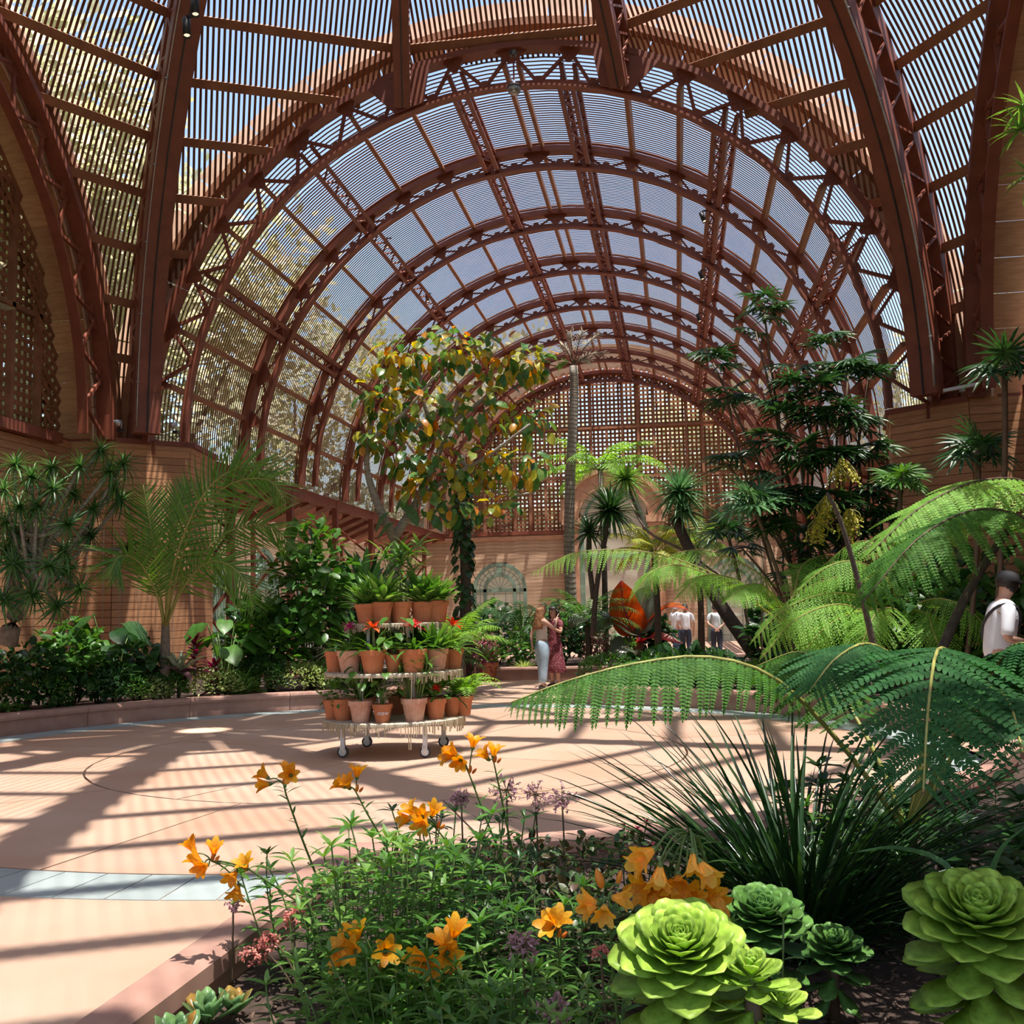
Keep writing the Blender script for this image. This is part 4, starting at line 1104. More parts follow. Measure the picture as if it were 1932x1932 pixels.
bigleaf('big-leaved philodendron with broad dark leaves left of the young palm',215,17.4,12,.5,1.35)
bigleaf('broad-leaved elephant ear plant right of the young palm stem',425,18.4,12,.48,1.3,'leaf_mid')
bigleaf('low broad-leaved plant between the bromeliad and the red-leaved plants',290,17.6,9,.34,.7)
def agave(label,px,d,n,L,T,mat,z=SOIL,e=(.15,1.35),name='agave',cat='plant',s2=.6,h=0):
    t=thing(name,label,cat,base(px,d,z)); leaves(t,T,M[mat],[Tr(0,0,h)@m for m in rosette(n,e[0],e[1],L,L*s2,.02)]); 
    MB().tube([(0,0,-.04),(0,0,.05+h)],.03,6).build('stem',M['bark_dark'],t); return t
agave('spiky green rosette plant with narrow leaves in front of the palm',228,15.0,34,.45,T_leaf('grass',.09,.6,.4,4),'leaf_blue',h=.45,name='spiky_rosette')
t=agave('large bromeliad with purple outer leaves and pale green heart by the left kerb',338,16.4,12,.85,T_leaf('strap',.17,.7,.45,5),'leaf_purple' if 'leaf_purple' in M else 'leaf_red',e=(.25,.65),name='large_bromeliad',h=.42)
M['leaf_pale']=leafmat('silvery_pale_leaf',[(.35,.42,.25),(.45,.48,.33),(.28,.36,.2)],.45,.3)
leaves(t,T_leaf('strap',.19,.5,.45,5),M['leaf_pale'],[Tr(0,0,.42)@m for m in rosette(9,.75,1.4,.6,.5,.02)])
for px,d,lb in((368,17.6,'tall'),(405,17.5,'short')):
    t=thing('red_cordyline','%s burgundy-leaved cordyline behind the purple bromeliad'%lb,'plant',base(px,d))
    hh=.95 if lb=='tall' else .55
    MB().tube([(0,0,-.05),(0,0,hh)],.02,6).build('stem',M['bark'],t)
    leaves(t,T_LANCE,M['leaf_red'],[Tr(0,0,hh-.5*k/30)@m for k,m in enumerate(rosette(34,1.2,.1,.26,.36,.01))])
# ground covers along the left kerb
gc=[('dark low foliage at the foot of the spiky tree by the left kerb',60,15.4,.55,.3,'leaf_mid'),('dark green filler plants on the left bed before the orange wall',165,15.6,.55,.3,'leaf_dark'),('mid green filler plants left of the bromeliad',225,15.9,.45,.3,'leaf_mid'),('yellow-green mounding ground cover at the left kerb',265,14.6,.45,.2,'leaf_lime'),('dark green mound between the yellow and the lime ground covers',305,14.9,.4,.26,'leaf_mid'),
 ('wide cream-variegated ground cover along the left kerb',385,15.3,.62,.24,'leaf_lime'),('bright green low cushion right of the wide cream ground cover',440,15.9,.4,.2,'leaf_light'),
 ('small dark bushy plant by the kerb left of the cart',492,16.3,.42,.34,'leaf_dark'),('cream-speckled low plant by the kerb just left of the cart',562,17.0,.52,.26,'leaf_lime'),
 ('pale ground cover in the shade behind the cart',640,18.4,.6,.3,'leaf_light')]
for lb,px,d,r,hz,mt in gc:
    t=thing('ground_cover',lb,'plant',base(px,d,SOIL,.66)); ms=bushm(1300,(0,0,hz*.7),(r*1.15,r*.8,hz*1.35),.065,zmin=-.2,shell=.7); 
    stuff(t,T_SMALL,M[mt],ms)
for i,(px,d,r,lb) in enumerate(((12,13.95,.24,'leftmost fresh green lettuce-like rosette by the left kerb'),(38,14.3,.2,'second fresh green rosette by the left kerb'),(112,14.4,.26,'darker green rosette standing alone on bare soil by the left kerb'))):
    agave(lb,px,d,30,r,T_leaf('spoon',.5,.5,.3,3,thick=.03),'leaf_light' if i<2 else 'leaf_mid',name='succulent_rosette',cat='succulent',h=.06)
t=thing('grassy_clump','bright green grassy clump left of the big shrub beside the cart','plant',base(452,16.4))
leaves(t,T_leaf('grass',.04,.9,.5,4),M['leaf_light'],rosette(70,.6,1.45,.65,.75,.05))
# big broad leaved shrub left of the cart and neighbours
bush('large glossy-leaved shrub left of the cart, tallest of the left bed',588,18.6,.72,1.35,1.75,T_BROAD,'leaf_mid',300,.26,twigs=10,outw=.7,up=.1)
bush('glossy shrub leaning left at the foot of the tallest shrub',512,17.8,.6,.75,.9,T_BROAD,'leaf_mid',200,.24,twigs=8)
bush('dark spreading shrub in front of the arched side window',480,19.5,.7,.8,.95,T_BROAD,'leaf_dark',180,.22)
bush('dark leafy mass low behind the left side of the cart',640,20.2,.8,1.0,1.1,T_BROAD,'leaf_dark',220,.22)
# upright dark tongue-leaved fern behind the top tier
t=thing('tongue_fern','dark tongue-leaved fern standing behind the left of the top tier','fern',base(690,19.8))
MB().tube([(0,0,0),(0,0,1.6)],.1,8).build('stem',M['bark_dark'],t)
leaves(t,T_leaf('strap',.14,.5,.3,5,wave=.3),M['leaf_dark'],[Tr(0,0,1.55)@m for m in rosette(26,.8,1.5,.95,1.15,.04)])

# ---------- the big tree with turning leaves
t=thing('turning_leaf_tree','tree with large green, yellow and orange leaves rising behind the plant cart','tree',base(742,21.0))
o0=Vector(t.location)
def lim(pl,r,nm='branch',mt='bark_pale'): 
    P=[p-o0 for p in path(pl,10)]; MB().tube(P,[r*(1-.6*i/10) for i in range(11)],8).build(nm,M[mt],t,True); return P
lim([(742,1220,21),(742,1110,21),(743,1010,21)],.16,'trunk')
br=[lim([(743,1015,21),(712,950,20.8),(692,880,20.6),(700,800,20.4)],.10),lim([(743,1015,21),(790,940,21),(830,850,21),(870,740,21)],.10),lim([(790,940,21),(850,900,20.6),(920,860,20.4),(1000,800,20.2)],.06),
    lim([(830,850,21),(800,760,20.8),(790,680,20.6)],.05),lim([(850,800,21),(930,740,21.2),(1000,690,21.3)],.05),lim([(700,830,20.5),(760,780,20.3),(830,700,20.2)],.05),lim([(870,870,20.7),(940,930,20.5),(1010,930,20.3)],.04)]
ms=[]
def cl(px,py,d,rx,rz,n,s=.26):
    c=at(px,py,d)-o0; ms.extend(bushm(int(n*1.5),c,(rx,rx*.8,rz),s,outw=.6,up=-.35,jit=.4,shell=.15,zmin=-1,face=.5))
for a in((760,680,20.6,.7,.5,46),(850,660,20.8,.9,.5,60),(960,680,21,.75,.5,50),(1010,690,21,.4,.4,20),(720,760,20.5,.5,.6,40),(800,770,20.6,.9,.7,66),(900,760,20.9,.9,.7,44),(990,790,20.8,.6,.6,36),(700,830,20.5,.35,.3,20),
          (790,860,20.6,.8,.6,56),(880,880,20.6,.8,.55,44),(960,880,20.5,.7,.5,34),(1000,870,20.4,.4,.4,14),(850,960,20.3,.6,.35,24),(800,920,20.4,.6,.4,30),(940,960,20.2,.6,.25,14)): cl(*a)
rng.shuffle(ms); leaves(t,T_leaf('oval',.6,.8,.25,4,wave=.12),M['leaf_mix'],ms)
MB().tube([at(720,990,20.8)-o0,at(705,1000,20.8)-o0],.01,4).build('twig',M['bark'],t)
leaves(t,T_leaf('oval',.55,.5,.2,4),M['leaf_blue'],[frame(at(x,y,20.6)-o0,(dx,0,-.5),(0,-.5,1),.55) for x,y,dx in((735,965,-.6),(760,950,.5),(800,965,.7),(775,930,-.7),(820,940,.4),(745,985,-.9))],'big_leaf')
# vine-clad dead trunk right of the tree
t=thing('vine_clad_trunk','dark trunk clad in climbing vine, left of the arched end window','tree',base(876,21.7)); o0=Vector(t.location)
MB().tube([(0,0,0),(.05,0,2),(0,0,4.6)],[.14,.11,.08],8).build('trunk',M['bark_dark'],t,True)
ms=[]
for k in range(230): z=rng.uniform(.3,4.4); a=rng.random()*6.28; ms.append(frame((.14*math.cos(a),.14*math.sin(a),z),(math.cos(a),math.sin(a),-.6),(math.cos(a),math.sin(a),.6),.2*rng.uniform(.7,1.2)))
leaves(t,T_HEART,M['leaf_dark'],ms)
# feathery palm right of the cart top, and pinkish plants
def clump(label,px,d,z,n,L,mat,e=(.5,1.4),arch=1.5,nl=16,ll=.3,name='feathery_palm',cat='palm',trunk=0,leaf=None,rm='stalk',obj=False,rr=.012,wide=.4,h0=None):
    t=thing(name,label,cat,base(px,d)); 
    z0=trunk
    if trunk: MB().tube([(0,0,-.05),(.03,0,trunk*.5),(0,0,trunk)],[.09,.07,.07],8).build('trunk',M['bark_dark'],t,True)
    o0=Vector(t.location)+Vector((0,0,z0)); lf=leaf or T_leaf('grass',.13,.4,.4,2)
    for k in range(n):
        a=k*2.4+rng.random()*.3; el=e[0]+(e[1]-e[0])*(k/max(1,n-1)); Lk=L*rng.uniform(.85,1.1); P=[]
        for q in rachis(Lk,el,arch,12): P.append(o0+Vector((q.x*math.cos(a),q.x*math.sin(a),q.z)))
        fc=Vector((-math.cos(a)*.4,-math.sin(a)*.4,1))
        wfrond(t,P,fc,nl,lambda u:ll*(math.sin(PI*min(1,u*.82+.14))**.7),.15,.8,lf,M[mat],M[rm],rr,.14,.15,obj)
    return t
clump('feathery light green palm just right of the top tier of the cart',868,19.6,0,14,1.15,'leaf_fern_lit',(.6,1.45),1.3,18,.28,trunk=.75)
clump('second feathery palm lower down behind the right of the cart',842,20.6,0,12,1.0,'leaf_mid',(.4,1.4),1.3,16,.26,trunk=.4)
bush('pinkish-leaved low shrub right of the middle tier of the cart',893,21.5,.45,.45,.5,T_LANCE,'leaf_pink' if 'leaf_pink' in M else 'leaf_red',120,.14)
# ---------- beyond: bed behind the standing women
M['leaf_pink']=leafmat('pink_flower',[(.55,.22,.24),(.65,.34,.33),(.42,.12,.16),(.3,.2,.1)],.6,.3)
clump('dark cycad with stiff arching fronds left of the long-haired woman',985,26.6,0,16,1.75,'leaf_dark',(.5,1.3),1.6,26,.28,'cycad','cycad',trunk=.8,rr=.02)
bush('dark hedge-like shrub under the arched end window, left of the women',938,28,1.0,.8,.8,T_BROAD,'leaf_dark',220,.22)
bush('green leafy shrub beneath the cycad, left of the women',985,25.8,.7,.45,.5,T_BROAD,'leaf_mid',190,.14)
bush('dark shrub directly behind the two women',1060,26.8,.95,.75,.8,T_BROAD,'leaf_dark',240,.2)
bush('bluish leafy shrub right of the two women',1110,27,.85,.7,.75,T_LANCE,'leaf_blue',240,.2)
bush('pink-flowered low shrub left of the red banana plant',1130,25.7,.42,.4,.42,T_SMALL,'leaf_pink',200,.09)
bush('fresh bright green plant at the foot of the red banana plant',1180,25.6,.32,.32,.34,T_HEART,'leaf_light',90,.13)
bush('dark foliage low behind the red banana plant',1222,28.5,.7,.6,.6,T_BROAD,'leaf_dark',260,.24)
for px,lb in((988,'small pale agave on the bed edge left of the women'),(1112,'small pale agave on the bed edge right of the women')):
    agave(lb,px,25.2,34,.42,T_leaf('grass',.16,.3,.4,3),'leaf_lime',e=(.25,1.3),name='small_agave',cat='agave')
bush('reddish-leaved plant at the corner of the low bed by the orange pot',905,25.5,.45,.4,.45,T_LANCE,'leaf_pink',120,.16)
# slender ringed palm
t=thing('slender_palm','tall slender palm with pale ringed trunk in front of the lattice end wall','palm',base(1082,27.0)); o0=Vector(t.location)
P=[p-o0 for p in path([(1082,1215,27),(1074,1050,27),(1076,900,27),(1083,760,27),(1082,690,27)],18)]
MB().tube(P,[.15-.045*i/18 for i in range(19)],12).build('trunk',M['bark_pale'],t,True)
mb=MB()
for i in range(60):
    p,d=sample(P,.04+.9*i/60); rr=.15-.045*(i/60); mb.tube([p-d*.012,p+d*.012],rr*1.04,12)
mb.build('trunk_rings',M['bark'],t,kind='stuff')
M['straw']=leafmat('dry_pale_frond',[(.48,.42,.32),(.58,.52,.42),(.4,.34,.22)],.7,.3)
for i,(tx,ty) in enumerate(((1060,650),(1075,625),(1100,625),(1130,630),(1140,665),(1055,690),(1112,680))):
    wfrond(t,path([(1082,690,27),((1082+tx)/2,(690+ty)/2-8,27),(tx,ty,27)],6),fw,9,lambda u:.22,.9,1.1,T_leaf('grass',.12,.6,.4,2),M['straw'] if i!=5 else M['leaf_light'],M['stalk_brown'],.02,.3,.3,False)
# spiky pandanus-like heads
T_PAN=T_leaf('grass',.10,.5,.45,5)
def spiky(label,heads,pl,r,mat='leaf_blue',n=70,L=.85,bark='bark_dark',basepx=None,name='spiky_palm'):
    t=thing(name,label,'palm',base(*basepx)); o0=Vector(t.location)
    for q in pl: 
        P=[p-o0 for p in path(q,12)]; MB().tube(P,[r*(1-.3*i/12) for i in range(13)],8).build('trunk',M[bark],t,True)
    ms=[]
    for h in heads:
        p=at(*h[:3])-o0; s_=h[3] if len(h)>3 else 1; ms+=[Tr(p)@m for m in rosette(int(n*1.6*s_),-.7,1.45,L*s_,L*s_*.85,.03)]
    leaves(t,T_PAN,M[mat],ms); return t
spiky('spiky-headed palm with two dark heads right of the slender palm',[(1152,965,22.5,1.0),(1112,1005,22.8,.7)],[[(1118,1200,22.5),(1128,1090,22.5),(1152,970,22.5)],[(1120,1130,22.5),(1112,1060,22.7),(1112,1005,22.8)]],.06,'leaf_dark',80,.80,basepx=(1118,22.5))
spiky('spiky-headed palm with a thick leaning rough trunk before the lattice wall',[(1282,930,22.0,1.0),(1290,965,21.8,.75)],[[(1425,1235,21.2),(1365,1150,21.5),(1312,1060,21.8),(1272,975,22)]],.15,'leaf_blue',90,.78,basepx=(1425,21.2))
spiky('pale spiky rosette high above the entrance arch',[(1180,905,25.0,1.0)],[[(1245,1200,25),(1232,1050,25),(1180,905,25)]],.045,'leaf_light',60,.7,basepx=(1245,25))
# thin curved bare branch
t=thing('leaning_branch','thin bare curved branch leaning behind the bright fern fronds','branch',base(1440,21.6)); o0=Vector(t.location)
MB().tube([p-o0 for p in path([(1440,1215,21.6),(1390,1115,21.8),(1300,1045,22),(1225,1005,22.2),(1190,950,22.4)],14)],[.05-.03*i/14 for i in range(15)],6).build('branch',M['bark'],t,True)
clump('yellow-green fern glowing in the sun in front of the entrance',1240,23.6,0,15,1.45,'leaf_yellow',(.2,1.3),1.3,20,.34,'yellow_fern','fern',trunk=2.55,rr=.012)
clump('light green tree fern with spreading crown before the entrance arch',1142,27.5,0,14,2.0,'leaf_fern_lit',(.2,1.0),1.3,24,.42,'distant_tree_fern','tree fern',trunk=5.0,rr=.015)
clump('green fern palm low in front of the entrance',1108,25.4,0,14,1.5,'leaf_mid',(.5,1.4),1.5,20,.3,'fern_palm','palm',trunk=1.0,rr=.014)
clump('pale green fern right of the leaning rough trunk',1322,24.0,0,12,1.5,'leaf_light',(.3,1.2),1.4,22,.34,'pale_fern','fern',trunk=2.7,rr=.014)
# red banana
M['leaf_redb']=leafmat('red_banana_leaf',[(.42,.05,.02),(.55,.14,.02),(.32,.04,.02)],.35,.55)
M['leaf_redg']=leafmat('grey_green_banana_leaf',[(.10,.13,.09),(.16,.18,.13)],.3,.3)
t=thing('red_banana','red banana plant with one glowing orange-red upright leaf by the bed edge','banana plant',base(1202,26.0)); o0=Vector(t.location)
MB().tube([(0,0,-.05),(0,0,.5),(.02,0,.9)],[.16,.12,.07],10).build('stem',M['bark_dark'],t,True)
def banana(pl,W,mat,face):
    P=[p-o0 for p in path(pl,10)]; V=[];F=[]; fc=Vector(face).normalized(); lab=None
    for i,p in enumerate(P):
        d=(P[min(i+1,10)]-P[max(i-1,0)]).normalized(); s_=d.cross(fc).normalized(); w_=W*(math.sin(PI*min(1,max(.0,(i/10-.08)/.92)))**.55 if 0<i<10 else .02)
        V+=[p+s_*w_+fc*w_*.25,p+s_*w_*.5+fc*w_*.1,p,p-s_*w_*.5+fc*w_*.1,p-s_*w_+fc*w_*.25]
    for i in range(10):
        for k in range(4): a=i*5+k; F.append((a,a+1,a+6,a+5))
    b=ob('leaf',mesh('leaf',V,F,M[mat],True),t); MB().tube(P,[.03-.022*i/10 for i in range(11)],6).build('midrib',M['bract_pink'] if mat=='leaf_redb' else M['stalk_brown'],b,True)
banana([(1202,1200,26),(1196,1185,26),(1178,1150,25.9),(1172,1095,25.8)],.42,'leaf_redb',fw)
banana([(1202,1200,26),(1205,1180,26.1),(1212,1140,26.1),(1225,1105,26.2)],.36,'leaf_redg',fw)
banana([(1202,1200,26),(1180,1180,25.9),(1140,1163,25.6),(1085,1172,25.3),(1078,1185,25.3)],.30,'leaf_redg',(0,-.5,1))
banana([(1202,1200,26),(1185,1195,25.7),(1150,1175,25.3),(1120,1195,25.0)],.26,'leaf_redg',(0,-.5,1))
banana([(1202,1200,26),(1225,1170,26),(1260,1145,25.8),(1300,1152,25.6)],.28,'leaf_redb',(0,-.2,1))
banana([(1202,1200,26),(1212,1210,25.6),(1235,1200,25.2),(1290,1215,25)],.2,'leaf_redb',(0,-.5,1))
banana([(1202,1200,26),(1195,1215,25.6),(1175,1225,25.2),(1168,1245,25)],.34,'leaf_redg',(0,-1,.4))
# ---------- far right bed: tree fern with long bright fronds
T_P1=T_pinna(10,.22,.5,1,1.2); T_P2=T_pinna(18,.19,.45,2,.85)
def treefern(label,basepx,crown,fronds,mat,trunk_r=.1,nl=24,pl=.42,det=T_P1,rr=.018,rmat='stalk_y',face=None,objs=True,cat='tree fern',name='tree_fern'):
    t=thing(name,label,cat,base(*basepx)); o0=Vector(t.location); c=at(*crown)-o0
    if trunk_r: MB().tube(curve((0,0,-.05),c,(.05,0,0),8),[trunk_r*(1-.3*i/8) for i in range(9)],9).build('trunk',M['bark_dark'],t,True)
    for i,fr_ in enumerate(fronds):
        mt=mat
        if isinstance(fr_,tuple): fr_,opt=fr_
        else: opt={}
        P=path([crown]+fr_,18)
        wfrond(t,P,opt.get('face',face or (0,-.45,1)),opt.get('nl',nl),lambda u:opt.get('pl',pl)*(math.sin(PI*min(1,u*.84+.12))**.75),opt.get('a0',.1),.75,opt.get('T',det),M[opt.get('mat',mt)],M[rmat],rr,opt.get('t0',.2),opt.get('hang',.35),opt.get('obj',objs),lname='pinna')
    return t
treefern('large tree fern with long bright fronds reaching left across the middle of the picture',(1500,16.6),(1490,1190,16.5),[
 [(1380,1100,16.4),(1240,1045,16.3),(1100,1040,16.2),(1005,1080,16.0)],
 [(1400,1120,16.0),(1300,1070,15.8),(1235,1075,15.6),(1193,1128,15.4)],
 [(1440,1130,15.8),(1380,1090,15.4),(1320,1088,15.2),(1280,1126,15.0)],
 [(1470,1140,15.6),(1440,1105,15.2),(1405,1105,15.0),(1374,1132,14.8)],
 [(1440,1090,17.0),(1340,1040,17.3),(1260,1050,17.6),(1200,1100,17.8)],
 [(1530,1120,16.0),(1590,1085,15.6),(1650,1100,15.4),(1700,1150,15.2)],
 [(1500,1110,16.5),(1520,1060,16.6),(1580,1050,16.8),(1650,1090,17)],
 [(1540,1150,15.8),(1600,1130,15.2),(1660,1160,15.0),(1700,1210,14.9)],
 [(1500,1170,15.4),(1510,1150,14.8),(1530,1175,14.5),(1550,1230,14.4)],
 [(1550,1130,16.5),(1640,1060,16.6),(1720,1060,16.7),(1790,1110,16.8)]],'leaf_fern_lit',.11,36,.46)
treefern('second tree fern in the far right bed, behind the dark near fronds',(1700,15.2),(1700,1170,15),[
 [(1640,1130,14.8),(1560,1120,14.6),(1480,1150,14.4),(1420,1210,14.3)],
 [(1680,1100,14.8),(1620,1060,14.7),(1560,1070,14.6),(1500,1120,14.5)],
 [(1730,1100,14.8),(1790,1070,14.7),(1850,1090,14.6),(1900,1150,14.5)],
 [(1660,1150,14.5),(1600,1160,14.0),(1550,1190,13.8),(1510,1240,13.7)],
 [(1720,1150,14.5),(1750,1160,13.9),(1760,1190,13.6),(1780,1240,13.5)],
 [(1760,1130,15),(1800,1110,15),(1840,1140,15),(1860,1200,15)],
 [(1650,1160,14.2),(1580,1140,13.8),(1500,1170,13.5),(1440,1240,13.4)],[(1700,1130,15.5),(1650,1030,15.8),(1600,1030,16),(1540,1080,16.2)],[(1730,1140,14.3),(1780,1130,13.8),(1840,1160,13.5),(1880,1220,13.4)],[(1690,1150,14.2),(1660,1150,13.6),(1640,1180,13.3),(1620,1235,13.2)],[(1660,1110,15.4),(1590,1090,15.6),(1520,1110,15.8),(1460,1160,16)]],'leaf_fern_lit',.1,24,.5)
# lady palms
T_F=T_fan(11,R(240),.125,.4,.6,3); T_F2=T_fan(13,R(290),.12,.35,.6,3)
t=thing('lady_palm','tall dense clump of dark fan-leaved lady palms before the right pedestal','palm',base(1570,17.6)); o0=Vector(t.location)
def fanleaf(ms,p,s_,tilt=None):
    a=rng.random()*6.28; d=Vector((math.cos(a),math.sin(a)*.8-.25,rng.uniform(-.55,.5)))
    ms.append(frame(p,d,(rng.gauss(0,.3),rng.gauss(0,.3)-.5,1),s_))
ms=[];canes=[]
def head(px,py,d,n,s_=.45,spread=.25):
    c=at(px,py,d)-o0
    for k in range(n):
        a=k*2.4+rng.random(); q=c+Vector((math.cos(a)*spread*.6,math.sin(a)*spread*.6,rng.uniform(-.5,.35)*spread*1.6)); dd=Vector((math.cos(a),math.sin(a),rng.uniform(-.35,.6)))
        ms.append(frame(q,dd,(0,-.4,1),s_*rng.uniform(.8,1.15)))
H=[(1442,575,17.5,9,.42),(1425,610,17.5,5,.36),(1345,670,17.8,9,.42),(1372,738,17.6,9,.42),(1372,860,17.8,8,.4),(1560,640,17.4,8,.38),(1500,700,17.2,10,.46),(1540,720,17.0,9,.46),(1600,690,17.2,10,.46),(1640,690,17.4,8,.44),
 (1470,760,17.2,9,.45),(1530,780,17,10,.48),(1580,770,16.8,10,.48),(1620,800,17.2,9,.45),(1450,830,17.2,9,.42),(1510,850,16.8,11,.48),(1570,860,16.8,11,.48),(1640,850,17.2,9,.46),(1700,890,17,9,.40),
 (1440,930,17,9,.44),(1430,900,17.2,6,.4),(1500,930,16.8,10,.5),(1570,950,16.8,10,.5),(1640,930,17,9,.46),(1460,980,17,8,.44),(1530,1010,17,8,.46),(1610,1000,17,9,.46),(1680,980,17,8,.44),(1400,1020,17.6,6,.38),(1495,1060,17.2,6,.4),(1560,1060,17,6,.42)]
for h in H: head(*h)
rng.shuffle(ms); leaves(t,T_F,M['leaf_dark'],ms,'fan_leaf')
for i,h in enumerate(H):
    b=Vector((rng.uniform(-.8,.9),rng.uniform(-.3,.5),-.05)); tp=at(h[0],h[1]+15,h[2])-o0
    MB().tube(curve(b,tp,(rng.uniform(-.15,.15),0,.1),8),[.03-.012*k/8 for k in range(9)],6).build('cane',M['stalk_brown'],t,True)
for k in range(34):
    b=Vector((rng.uniform(-1.2,1.1),rng.uniform(-.4,.6),-.05)); MB().tube(curve(b,b+Vector((rng.uniform(-.25,.25),rng.uniform(-.2,.2),rng.uniform(1.2,2.6))),(0,0,0),4),.016,5).build('cane',M['stalk_brown'],t,True)
M['flower_spray']=leafmat('yellow_flower_spray',[(.45,.42,.03),(.6,.52,.05),(.3,.32,.03)],.6,.3)
for j,(px,py,n) in enumerate(((1590,890,7),(1560,960,8),(1600,985,9),(1545,1000,5))):
    c=at(px,py-25,16.4)-o0
    mb=MB(); msf=[]
    for k in range(n*3):
        e=c+Vector((rng.gauss(0,.13),rng.gauss(0,.08),-rng.uniform(.15,.5))); mb.tube(curve(c,e,(rng.gauss(0,.05),0,.03),4),.007,4)
        for u in range(16): q=c.lerp(e,u/15); msf.append(frame(q+Vector((rng.gauss(0,.012),rng.gauss(0,.012),0)),(rng.gauss(0,1),rng.gauss(0,1),-.6),(0,-1,.5),.06))
    f=mb.build('flower_spray',M['stalk_y'],t,True); V,Q=merge(T_SMALL,msf); o=ob('blossoms',npmesh('blossoms',V,Q,M['flower_spray']),f); o['kind']='stuff'
# light fan palm on its right, small ones behind
def fanpalm(label,px,py,d,n,s_,mat,bpx=None,bd=None,trunk=.035):
    t=thing('fan_palm',label,'palm',base(bpx or px,bd or d)); o0=Vector(t.location); c=at(px,py,d)-o0
    MB().tube(curve((0,0,-.05),c,(.08,0,0),8),trunk,6).build('trunk',M['stalk_brown'],t,True)
    ms=[]
    for k in range(n):
        a=k*2.4; e=rng.uniform(-.4,1.0); d_=Vector((math.cos(a)*math.cos(e),math.sin(a)*math.cos(e),math.sin(e))); q=c+d_*s_*.45; MB().tube([c,q],.008,4).build('leaf_stalk',M['stalk'],t); ms.append(frame(q,d_,(0,-.5,1),s_))
    leaves(t,T_F2,M[mat],ms,'fan_leaf')
fanpalm('bright green fan palm head low in front of the right pedestal',1700,905,16.2,9,.38,'leaf_mid',1640)
fanpalm('pale fan palm leaning left of the lady palm clump',1420,950,16.8,10,.5,'leaf_blue',1520)
fanpalm('dark fan palm in front of the right end window',1370,1000,20,9,.45,'leaf_dark',1420)
fanpalm('dark fan palm on a thin stem in the shade at the right wall',1845,850,13.6,10,.42,'leaf_dark',1800,13.6)
fanpalm('fan palm high against the dark right corner',1895,690,13.0,9,.42,'leaf_dark',1850,13.0)
# tree at the right edge: its lowest leaves reach into the picture, its unseen crown is added to shade the near bed
t=thing('overhanging_tree','bright narrow-leaved tree reaching into the picture at the right edge near the top','tree',base(2050,7.0)); o0=Vector(t.location)
P=[p-o0 for p in path([(2050,1200,7.0),(2090,800,7.0),(2010,420,7.0),(1960,270,7.0),(1925,245,7.0)],14)]
MB().tube(P,[.06-.04*i/14 for i in range(15)],7).build('trunk',M['bark'],t,True)
ms=[]
for c in((1925,245),(1945,330),(1935,200)):
    p=at(*c,7.0)-o0; ms+=[Tr(p)@m for m in rosette(24,-.4,1.3,.24,.2,.005)]
cr=Vector((7.0,5.0,6.1))-o0
for k in range(44):
    a=k*2.4; rr=math.sqrt(k/44)*2.0; q=cr+Vector((rr*math.cos(a),rr*math.sin(a),rng.uniform(-.3,.5)))
    if k%5==0: MB().tube(curve(P[7],q,(0,0,.3),5),[.05,.04,.03,.025,.02,.015],6).build('branch',M['bark'],t,True)
    ms+=[Tr(q)@m for m in rosette(34,-.6,1.3,.42,.3,.005)]
leaves(t,T_leaf('grass',.13,.5,.4,3),M['leaf_light'],ms)
# low planting along the far right kerb
for lb,px,d,r,hz,mt in (('lime-green low plants along the far right kerb, left part',1350,17.4,.75,.28,'leaf_lime'),('lime-green low plants along the far right kerb, middle part',1440,16.9,.6,.3,'leaf_light'),('pale low plants along the far right kerb, right part',1530,16.3,.6,.3,'leaf_lime'),
   ('green mat of leaves on the bed behind the drooping fern tips',1250,18.4,.8,.35,'leaf_mid'),('green filler plants at the left end of the far right bed',1150,19.2,.6,.35,'leaf_mid')):
    t=thing('ground_cover',lb,'plant',base(px,d)); stuff(t,T_SMALL,M[mt],bushm(900,(0,0,hz*.6),(r,r*.7,hz),.07,zmin=-.2,shell=.6))
for lb,px,d,r,hz,z,mt,n in (('dark shrubs filling the far right bed beneath the tree fern, left',1290,19.4,1.1,.3,.25,'leaf_dark',240),('dark shrub beneath the lady palms',1482,18.8,.75,.7,.8,'leaf_dark',240),('broad-leaved dark shrub under the lady palm canes',1560,16.9,.9,.6,.65,'leaf_dark',240),
  ('mid green shrub right of the lady palm canes',1700,16.5,1.1,.9,1.0,'leaf_mid',260),('dark tall shrub in the shade of the right corner',1830,14.6,1.2,1.0,1.1,'leaf_dark',260),('green shrub at the right edge behind the man',1930,14.0,1.0,.9,.9,'leaf_mid',240)):
    bush(lb,px,d,r,hz,z,T_BROAD,mt,n,.24)
# bright right-hand tree fern (upper right)
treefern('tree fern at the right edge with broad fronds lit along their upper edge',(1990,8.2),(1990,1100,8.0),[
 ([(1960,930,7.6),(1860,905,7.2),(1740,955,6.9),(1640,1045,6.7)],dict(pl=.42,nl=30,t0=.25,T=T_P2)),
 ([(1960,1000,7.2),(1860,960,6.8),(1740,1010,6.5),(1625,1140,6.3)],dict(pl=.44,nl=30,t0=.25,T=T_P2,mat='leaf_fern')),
 ([(1980,980,8.2),(1900,920,8.4),(1820,940,8.5),(1740,1010,8.6)],dict(pl=.42,nl=26))],'leaf_fern_lit',.1,24,.4,T_P1,.016,'stalk_brown')
